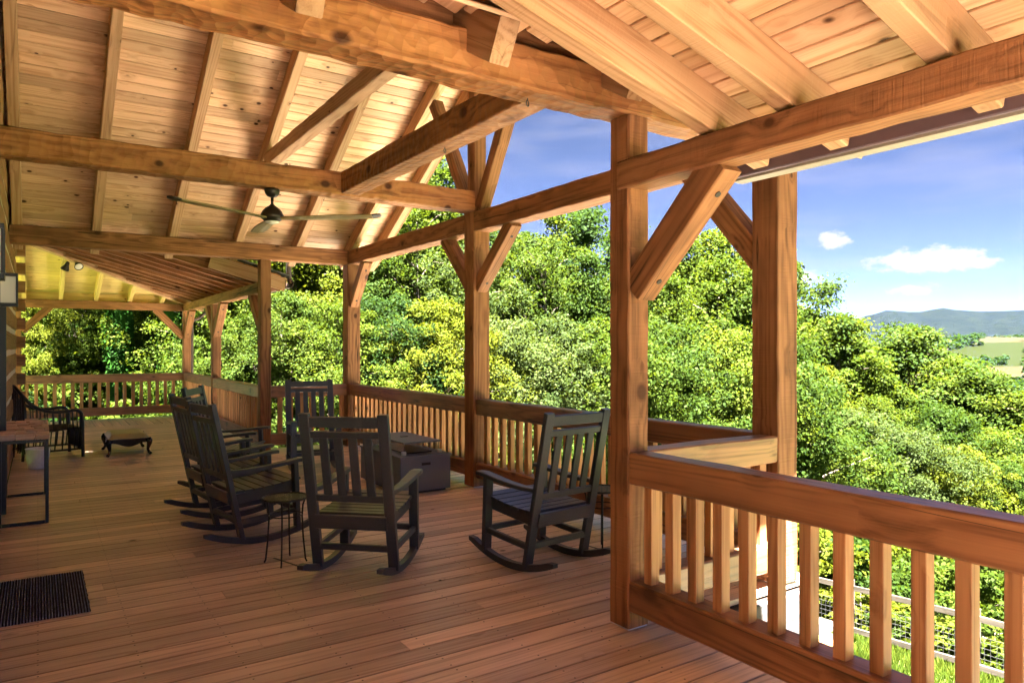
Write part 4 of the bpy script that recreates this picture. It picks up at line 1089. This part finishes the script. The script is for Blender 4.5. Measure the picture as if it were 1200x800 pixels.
def spot(x, y):
    a = math.degrees(math.atan2(x - 1.0, y)); d = math.hypot(x, y)
    if a < 12: return 'past the far end of the porch'
    if a < 25: return 'behind the row of three rocking chairs' if d < 30 else 'deep behind the row of three chairs'
    if a < 34: return 'behind the fire table railing' if d < 30 else 'high behind the fire table railing'
    if a < 44: return 'beyond the middle bay of the railing' if d < 30 else 'rising behind the middle bay'
    if a < 52: return 'beyond the corner post' if d < 30 else 'rising behind the corner post'
    if a < 60: return 'on the slope between the corner post and the ridge' if d > 24 else 'on the slope above the fence'
    return 'on the slope under the far fields' if d > 30 else ('on the slope below the lawn' if d > 21.5 else 'just behind the lawn fence')
def tree(key, x, y, ztop, leaf, wide=1.0):
    grow(key, x, y, ztop - ground_z(x, y) + .15, leaf, SH[leaf] + ' ' + FORM[key] + ' ' + spot(x, y), WOODS, wide)
def shrub(key, x, y, h, leaf, wide=1.0):
    grow(key, x, y, h, leaf, SH[leaf] + ' ' + FORM[key] + ' ' + spot(x, y), 'shrubs in the undergrowth', wide)
# (kind, x, y, height of the top above the deck, foliage, width)
TREES = [
    ('airy', -1.4, 48.9, 15.2, 'leaf_mid', 1.0),
    ('airy', 1.2, 44.9, 15.0, 'leaf_bright', 1.0),
    ('airy', 4.0, 47.8, 15.9, 'leaf_yellow', 1.0),
    ('airy', 6.4, 43.8, 15.4, 'leaf_yellow', 1.0),
    ('spire', 8.2, 40.2, 15.4, 'leaf_mid', 1.0),
    ('spire', 11.0, 40.7, 15.7, 'leaf_dark', 1.0),
    ('oval', 12.4, 37.4, 15.0, 'leaf_bright', 1.0),
    ('oval', 15.3, 37.9, 15.2, 'leaf_mid', 1.0),
    ('oval', 16.4, 34.7, 12.7, 'leaf_bright', 1.0),
    ('spire', 17.1, 31.8, 10.9, 'leaf_bright', 1.0),
    ('oval', 19.7, 32.5, 8.2, 'leaf_mid', 1.0),
    ('oval', 20.5, 29.6, 7.4, 'leaf_mid', 1.0),
    ('spire', 22.3, 29.6, 8.7, 'leaf_bright', 1.0),
    ('oval', 24.4, 29.4, 9.1, 'leaf_dark', 1.0),
    ('spire', 24.5, 26.9, 8.0, 'leaf_mid', 1.0),
    ('oval', 27.5, 27.4, 6.7, 'leaf_bright', 1.0),
    ('spire', 27.2, 25.1, 7.4, 'leaf_bright', 1.0),
    ('oval', 30.4, 25.4, 8.0, 'leaf_bright', 1.0),
    ('spire', 30.1, 23.2, 6.7, 'leaf_mid', 1.0),
    ('oval', 34.8, 24.9, 6.6, 'leaf_mid', 1.0),
    ('airy', 0.0, 37.2, 10.3, 'leaf_bright', 1.0),
    ('airy', 1.6, 35.0, 9.3, 'leaf_yellow', 1.0),
    ('airy', 3.7, 34.7, 9.9, 'leaf_bright', 1.0),
    ('oval', 4.7, 26.9, 7.7, 'leaf_bright', 1.0),
    ('airy', 6.7, 28.0, 8.5, 'leaf_mid', 1.0),
    ('oval', 7.5, 25.0, 8.3, 'leaf_yellow', 1.0),
    ('airy', 9.6, 26.0, 8.5, 'leaf_mid', 1.0),
    ('spire', 9.5, 22.5, 7.3, 'leaf_mid', 1.0),
    ('airy', 12.0, 24.5, 7.3, 'leaf_bright', 1.0),
    ('airy', 12.5, 21.7, 5.1, 'leaf_sage', 1.0),
    ('spire', 14.7, 22.7, 5.2, 'leaf_bright', 1.0),
    ('airy', 16.0, 21.8, 5.6, 'leaf_mid', 1.0),
    ('spire', 16.7, 20.1, 5.0, 'leaf_mid', 1.0),
    ('oval', 18.7, 20.0, 4.6, 'leaf_mid', 1.0),
    ('spire', 19.3, 18.4, 4.2, 'leaf_bright', 1.0),
    ('oval', 22.2, 18.8, 5.1, 'leaf_bright', 1.0),
    ('oval', 22.7, 17.3, 4.0, 'leaf_mid', 1.0),
    ('dome', -0.2, 23.5, 3.2, 'leaf_yellow', 0.8),
    ('dome', 0.9, 24.0, 3.2, 'leaf_bright', 0.8),
    ('dome', 2.7, 23.4, 3.2, 'leaf_yellow', 0.8),
    ('dome', 3.6, 21.6, 3.2, 'leaf_bright', 0.8),
    ('dome', 4.0, 20.2, 3.9, 'leaf_bright', 1.0),
    ('dome', 5.1, 18.2, 2.9, 'leaf_mid', 1.0),
    ('dome', 6.3, 17.4, 2.7, 'leaf_bright', 1.0),
    ('dome', 7.8, 17.6, 2.9, 'leaf_dark', 1.0),
    ('dome', 8.9, 16.9, 2.8, 'leaf_yellow', 1.0),
    ('dome', 10.8, 16.9, 2.4, 'leaf_sage', 1.0),
    ('dome', 12.7, 16.8, 2.5, 'leaf_sage', 1.0),
    ('dome', 14.0, 15.9, 2.4, 'leaf_bright', 1.0),
    ('dome', 15.4, 15.0, 2.3, 'leaf_mid', 1.0),
    ('dome', 17.5, 14.8, 2.2, 'leaf_bright', 1.0),
    ('dome', 18.6, 14.0, 1.9, 'leaf_mid', 1.0),
    ('spire', 37.6, 25.5, 4.2, 'leaf_mid', 1.2),
    ('oval', 35.5, 22.0, 3.4, 'leaf_bright', 1.15),
    ('oval', 41.1, 23.1, 1.5, 'leaf_mid', 1.0),
    ('oval', 40.6, 21.0, 2.9, 'leaf_mid', 1.3),
    ('oval', 40.5, 18.7, 1.1, 'leaf_bright', 1.15),
    ('oval', 39.7, 16.8, 0.5, 'leaf_mid', 1.3),
    ('oval', 39.1, 14.9, -0.5, 'leaf_bright', 1.3),
    ('oval', 43.1, 14.6, -1.3, 'leaf_mid', 1.2),
    ('oval', 29.8, 19.8, 0.9, 'leaf_yellow', 1.0),
    ('oval', 32.4, 18.1, -0.7, 'leaf_bright', 1.0),
    ('dome', 32.6, 15.6, -0.9, 'leaf_mid', 1.0),
    ('dome', 33.5, 13.8, -1.9, 'leaf_bright', 1.0),
    ('dome', 35.1, 12.7, -2.2, 'leaf_mid', 1.0),
    ('dome', 24.8, 14.8, -0.7, 'leaf_sage', 1.15),
    ('dome', 25.4, 13.1, -1.3, 'leaf_sage', 1.0),
    ('dome', 21.7, 14.4, -1.2, 'leaf_bright', 1.0),
    ('dome', 26.8, 12.2, -1.9, 'leaf_yellow', 1.0),
    ('dome', 28.3, 11.2, -2.5, 'leaf_mid', 1.0),
    ('dome', 29.7, 10.3, -2.8, 'leaf_bright', 1.0),
]
for t_ in TREES: tree(*t_)
SHRUBS = [
    ('weed', -0.5, 19.2, 1.47, 'leaf_dark', 1.01),
    ('weed', 1.7, 20.1, 1.31, 'leaf_bright', 0.97),
    ('bush', 5.4, 17.5, 1.28, 'leaf_bright', 1.22),
    ('bush', 6.5, 14.7, 1.01, 'leaf_dark', 1.21),
    ('bush', 8.5, 14.0, 1.66, 'leaf_bright', 1.1),
    ('bush', 10.9, 13.8, 1.24, 'leaf_bright', 1.2),
    ('bush', 12.4, 12.4, 0.99, 'leaf_bright', 1.12),
    ('bush', 13.6, 10.7, 1.11, 'leaf_mid', 1.09),
    ('bush', -0.6, 23.2, 2.06, 'leaf_dark', 1.29),
    ('bush', 1.6, 23.7, 2.81, 'leaf_bright', 1.3),
    ('bush', 3.2, 22.1, 2.54, 'leaf_mid', 0.98),
    ('bush', 5.5, 21.5, 2.34, 'leaf_mid', 1.28),
    ('bush', 7.0, 18.8, 2.44, 'leaf_mid', 0.91),
    ('bush', 9.0, 18.7, 3.11, 'leaf_mid', 0.9),
    ('bush', 10.5, 17.3, 2.49, 'leaf_bright', 1.14),
    ('bush', 12.5, 16.1, 2.04, 'leaf_bright', 1.15),
    ('bush', 14.1, 14.2, 2.81, 'leaf_mid', 1.0),
    ('bush', 16.9, 14.0, 2.03, 'leaf_mid', 1.05),
    ('bush', -0.7, 31.0, 3.98, 'leaf_bright', 1.06),
    ('bush', 1.5, 30.4, 3.44, 'leaf_mid', 1.1),
    ('bush', 3.2, 27.2, 3.94, 'leaf_bright', 1.12),
    ('bush', 5.0, 26.4, 3.7, 'leaf_mid', 1.23),
    ('bush', 6.5, 25.0, 2.91, 'leaf_mid', 1.0),
    ('bush', 8.8, 25.2, 3.54, 'leaf_bright', 1.29),
    ('bush', 10.5, 23.0, 2.84, 'leaf_dark', 1.11),
    ('bush', 12.0, 20.7, 2.77, 'leaf_mid', 1.22),
    ('bush', 14.8, 20.5, 3.15, 'leaf_bright', 1.26),
    ('bush', 15.9, 18.4, 3.44, 'leaf_bright', 1.21),
    ('bush', 18.4, 18.3, 4.08, 'leaf_mid', 1.01),
    ('bush', 19.4, 16.4, 4.08, 'leaf_mid', 1.0),
    ('bush', 22.6, 16.3, 3.99, 'leaf_bright', 0.96),
    ('bush', 16.0, 11.0, 2.77, 'leaf_yellow', 1.02),
    ('bush', 17.1, 10.4, 2.36, 'leaf_mid', 1.12),
    ('bush', 18.8, 9.6, 2.22, 'leaf_bright', 1.06),
    ('bush', 20.3, 8.8, 2.72, 'leaf_bright', 1.24),
    ('bush', 21.0, 8.0, 2.08, 'leaf_yellow', 1.26),
    ('bush', 22.7, 7.5, 2.73, 'leaf_bright', 1.07),
    ('bush', 18.5, 12.7, 3.19, 'leaf_bright', 1.28),
    ('bush', 19.4, 12.0, 2.61, 'leaf_mid', 1.29),
    ('bush', 20.7, 11.2, 2.63, 'leaf_yellow', 1.02),
    ('bush', 22.3, 10.5, 2.43, 'leaf_mid', 1.2),
    ('bush', 23.4, 9.6, 2.78, 'leaf_bright', 1.15),
    ('bush', 24.6, 8.6, 2.85, 'leaf_bright', 1.16),
    ('weed', 15.6, 2.0, 0.91, 'leaf_bright', 1.2),
    ('weed', 15.8, 2.9, 0.82, 'leaf_mid', 1.2),
    ('weed', 15.8, 3.8, 1.21, 'leaf_yellow', 1.2),
    ('weed', 15.6, 4.7, 1.2, 'leaf_mid', 1.2),
    ('weed', 15.6, 5.6, 1.04, 'leaf_yellow', 1.2),
    ('weed', 15.9, 6.5, 1.13, 'leaf_bright', 1.2),
    ('weed', 15.6, 7.4, 1.05, 'leaf_yellow', 1.2),
    ('weed', 15.7, 8.3, 0.91, 'leaf_mid', 1.2),
    ('weed', 15.7, 9.2, 1.18, 'leaf_yellow', 1.2),
    ('weed', 15.8, 10.1, 1.1, 'leaf_yellow', 1.2),
    ('weed', 15.5, 11.0, 1.04, 'leaf_mid', 1.2),
    ('weed', 15.6, 11.9, 1.11, 'leaf_yellow', 1.2),
    ('weed', 16.0, 12.8, 1.29, 'leaf_bright', 1.2),
    ('weed', 15.4, 13.7, 0.9, 'leaf_mid', 1.2),
]
for s_ in SHRUBS: shrub(*s_)
# two trunks wrapped in ivy
def ivy_tree(x, y, h, r_, label, seed):
    g = np.random.default_rng(seed); gz = ground_z(x, y)
    root = empty('ivy_tree', (x, y, gz)); tag(root, label, 'tree', 'ivy-clad trees at the porch end')
    local('trunk', tube_mesh([(0, 0, -.2), (.05, 0, h * .4), (0, .06, h * .8), (.1, 0, h * 1.25)], [.22, .18, .14, .06], 9), M['bark'], root)
    n = 9000; z = g.uniform(0, h, n); az = g.uniform(0, 6.283, n)
    rr = r_ * (1 + .25 * np.sin(3 * az + z * 1.7) + .2 * np.sin(z * 2.9 + 2 * az)) * (.75 + .25 * g.uniform(size=n)) * (1 - .35 * (z / h) ** 3)
    C = np.stack([rr * np.cos(az), rr * np.sin(az), z], 1); L = np.stack([np.cos(az), np.sin(az), np.full(n, .5)], 1); L /= np.linalg.norm(L, axis=1)[:, None]
    local('ivy', leaves_mesh('ivy', C, L, .16, .13, .7, seed), M['leaf_ivy'], root)
    c = local('crown', KINDS['airy'][1], None, root, (0, 0, h * .35)); c.material_slots[0].link = 'OBJECT'; c.material_slots[0].material = M['leaf_mid']
ivy_tree(1.8, 21.2, 8.0, 0.30, 'tree trunk wrapped in dark green ivy behind the stool', 31)
ivy_tree(2.9, 20.6, 7.5, 0.24, 'ivy-wrapped tree trunk next to the corner post with the downspout', 32)

# grass on the lawn and at the edge of the deck
def grass(name, label, boxes, n, hgt, seed):
    g = np.random.default_rng(seed); V = []
    P_ = []
    for (x0, x1, y0, y1, k) in boxes:
        m = int(n * k); P_.append(np.stack([g.uniform(x0, x1, m), g.uniform(y0, y1, m)], 1))
    P_ = np.concatenate(P_); n = len(P_)
    Z = np.array([ground_z(a, b) for a, b in P_]) - .03
    az = g.uniform(0, 6.283, n); h = hgt * g.uniform(.5, 1.3, n); w = .018 * g.uniform(.7, 1.6, n); ln = g.uniform(-.5, .5, (n, 2)) * h[:, None]
    A = np.stack([P_[:, 0] - w * np.cos(az), P_[:, 1] - w * np.sin(az), Z], 1); B = np.stack([P_[:, 0] + w * np.cos(az), P_[:, 1] + w * np.sin(az), Z], 1)
    C = np.stack([P_[:, 0] + ln[:, 0], P_[:, 1] + ln[:, 1], Z + h], 1)
    V = np.stack([A, B, C], 1).reshape(-1, 3)
    me = bpy.data.meshes.new(name); me.vertices.add(3 * n); me.vertices.foreach_set('co', V.astype(np.float32).ravel())
    me.loops.add(3 * n); me.loops.foreach_set('vertex_index', np.arange(3 * n, dtype=np.int32))
    me.polygons.add(n); me.polygons.foreach_set('loop_start', np.arange(0, 3 * n, 3, dtype=np.int32)); me.polygons.foreach_set('loop_total', np.full(n, 3, dtype=np.int32))
    me.update(calc_edges=True)
    o = put(name, me, M['leaf_bright']); tag(o, label, 'grass', kind='stuff')
grass('grass', 'short sunlit grass of the lawn and the ground round the deck', [(6, 16.5, 0, 14, .75), (-3, 9, 17.3, 24, .25)], 90000, .16, 5)

# ================================================================== far valley, hills and ridge
def smooth_noise(seed):
    g = np.random.default_rng(seed); ks = [(g.uniform(-1, 1), g.uniform(-1, 1), g.uniform(0, 6.28)) for _ in range(9)]
    def f(x, y, sc):
        return sum(math.sin((a * x + b * y) / sc * (1 + i * .45) + p) / (1 + i * .5) for i, (a, b, p) in enumerate(ks)) / 4
    return f
nz1, nz2 = smooth_noise(3), smooth_noise(9)
def hill_z(x, y):
    """valley floor with rolling pasture hills"""
    z = -78 + 9 * nz1(x, y, 260)
    for (hx_, hy_, hr, hh) in HILLS: z += hh * math.exp(-((x - hx_) ** 2 + (y - hy_) ** 2) / (2 * hr * hr))
    return z
HILLS = [(1253, 503, 150, 40), (1592, 726, 130, 58), (2335, 894, 200, 109), (1723, 522, 200, 70), (1914, 1275, 220, 69)]
WOODS_FAR = [(64.5, 67.0, 1650, 1800, 70, 7), (66.5, 69.9, 2150, 2400, 420, 8), (65.5, 68.4, 1480, 1560, 60, 6), (67.0, 71.9, 1130, 1200, 120, 7), (53.4, 63.5, 1400, 2300, 500, 9), (69.3, 77.3, 1200, 2500, 500, 9), (33.6, 53.4, 1300, 2500, 400, 9)]
def polar(name, r0, r1, nr, a0, a1, na, zf_, mat, kindv='structure'):
    vs = []
    for i in range(nr + 1):
        rr = r0 * (r1 / r0) ** (i / nr)
        for j in range(na + 1):
            a = R(a0 + (a1 - a0) * j / na); x = rr * math.sin(a); y_ = rr * math.cos(a); vs.append((x, y_, zf_(x, y_, rr, math.degrees(a))))
    c = na + 1
    fs = [(i * c + j, i * c + j + 1, (i + 1) * c + j + 1, (i + 1) * c + j) for i in range(nr) for j in range(na)]
    o = put(name, mesh(name, vs, fs), mat, smooth=True); tag(o, kind=kindv); return o
polar('valley', 330, 9500, 60, -60, 170, 150, lambda x, y, r_, a: hill_z(x, y) - (25 if r_ < 420 else 0), M['valley'])
def ridge_px(a):
    pts = [(-60, 30), (0, 34), (30, 26), (48, 14), (55, 12), (58.4, 22), (59.2, 28), (60.3, 33), (61.5, 38), (62.5, 34.5), (63.5, 34.5), (64.6, 39), (65.3, 36.5), (66.8, 34), (69.2, 34.5), (73, 31), (80, 36), (95, 30), (120, 36), (170, 30)]
    for (a0, p0), (a1, p1) in zip(pts[:-1], pts[1:]):
        if a0 <= a <= a1:
            t = (a - a0) / (a1 - a0); t = t * t * (3 - 2 * t); return p0 + (p1 - p0) * t
    return 30
def ridge_z(x, y, r_, a):
    top = ridge_px(a) / 836 * 7200 / math.cos(R(min(50, abs(a - 33.6)))) ** 0 + 1.5
    t = (r_ - 7200) / 1500
    z = -90 + (top + 90) * math.exp(-t * t * (1.3 if t < 0 else .8))
    return z + (14 * nz2(x, y, 190) + 6 * nz1(x, y, 70)) * (1 if abs(t) > .12 else abs(t) / .12 * .9 + .1) * (1 if z > -80 else 0)
polar('mountain_ridge', 5200, 9400, 34, -60, 170, 330, ridge_z, M['mountain'])
def far_woods():
    """wooded patches on the valley hills: clumps of leafy faces on the ground, one mass"""
    g = np.random.default_rng(12); Cs, Ls = [], []
    for (a0, a1, r0, r1, k, hh) in WOODS_FAR:
        for _ in range(k):
            a = R(g.uniform(a0, a1)); rr = g.uniform(r0, r1); x, y = rr * math.sin(a), rr * math.cos(a); z = hill_z(x, y)
            m = 22; off = g.normal(size=(m, 3)); off /= np.linalg.norm(off, axis=1)[:, None]; off[:, 2] = np.abs(off[:, 2]) * 1.5
            Cs.append(np.array([x, y, z]) + off * hh * g.uniform(.55, 1.1)); L = off.copy(); L[:, 2] += .3; Ls.append(L / np.linalg.norm(L, axis=1)[:, None])
    o = put('far_woods', leaves_mesh('far_woods', np.concatenate(Cs), np.concatenate(Ls), 7.5, 6.0, .75, 4), M['leaf_dark'])
    tag(o, 'dark wooded patches on the hills of the valley', 'woods', kind='stuff')
far_woods()

# ================================================================== the air of the valley
def haze():
    o = put('haze', mesh('haze', *box_data(-6500, 10500, -4200, 10500, -125, 420)), None)
    m = bpy.data.materials.new('haze_air'); m.use_nodes = True; t = m.node_tree; t.nodes.clear()
    out = t.nodes.new('ShaderNodeOutputMaterial'); v = t.nodes.new('ShaderNodeVolumePrincipled')
    v.inputs['Color'].default_value = (0.30, 0.42, 1.0, 1); v.inputs['Density'].default_value = HAZE; v.inputs['Anisotropy'].default_value = 0.0
    t.links.new(v.outputs[0], out.inputs['Volume']); o.data.materials.append(m)
    tag(o, kind='stuff'); o['label'] = 'thin blue summer haze over the valley and far ridge'; o['category'] = 'haze'
HAZE = 0.42e-5
haze()
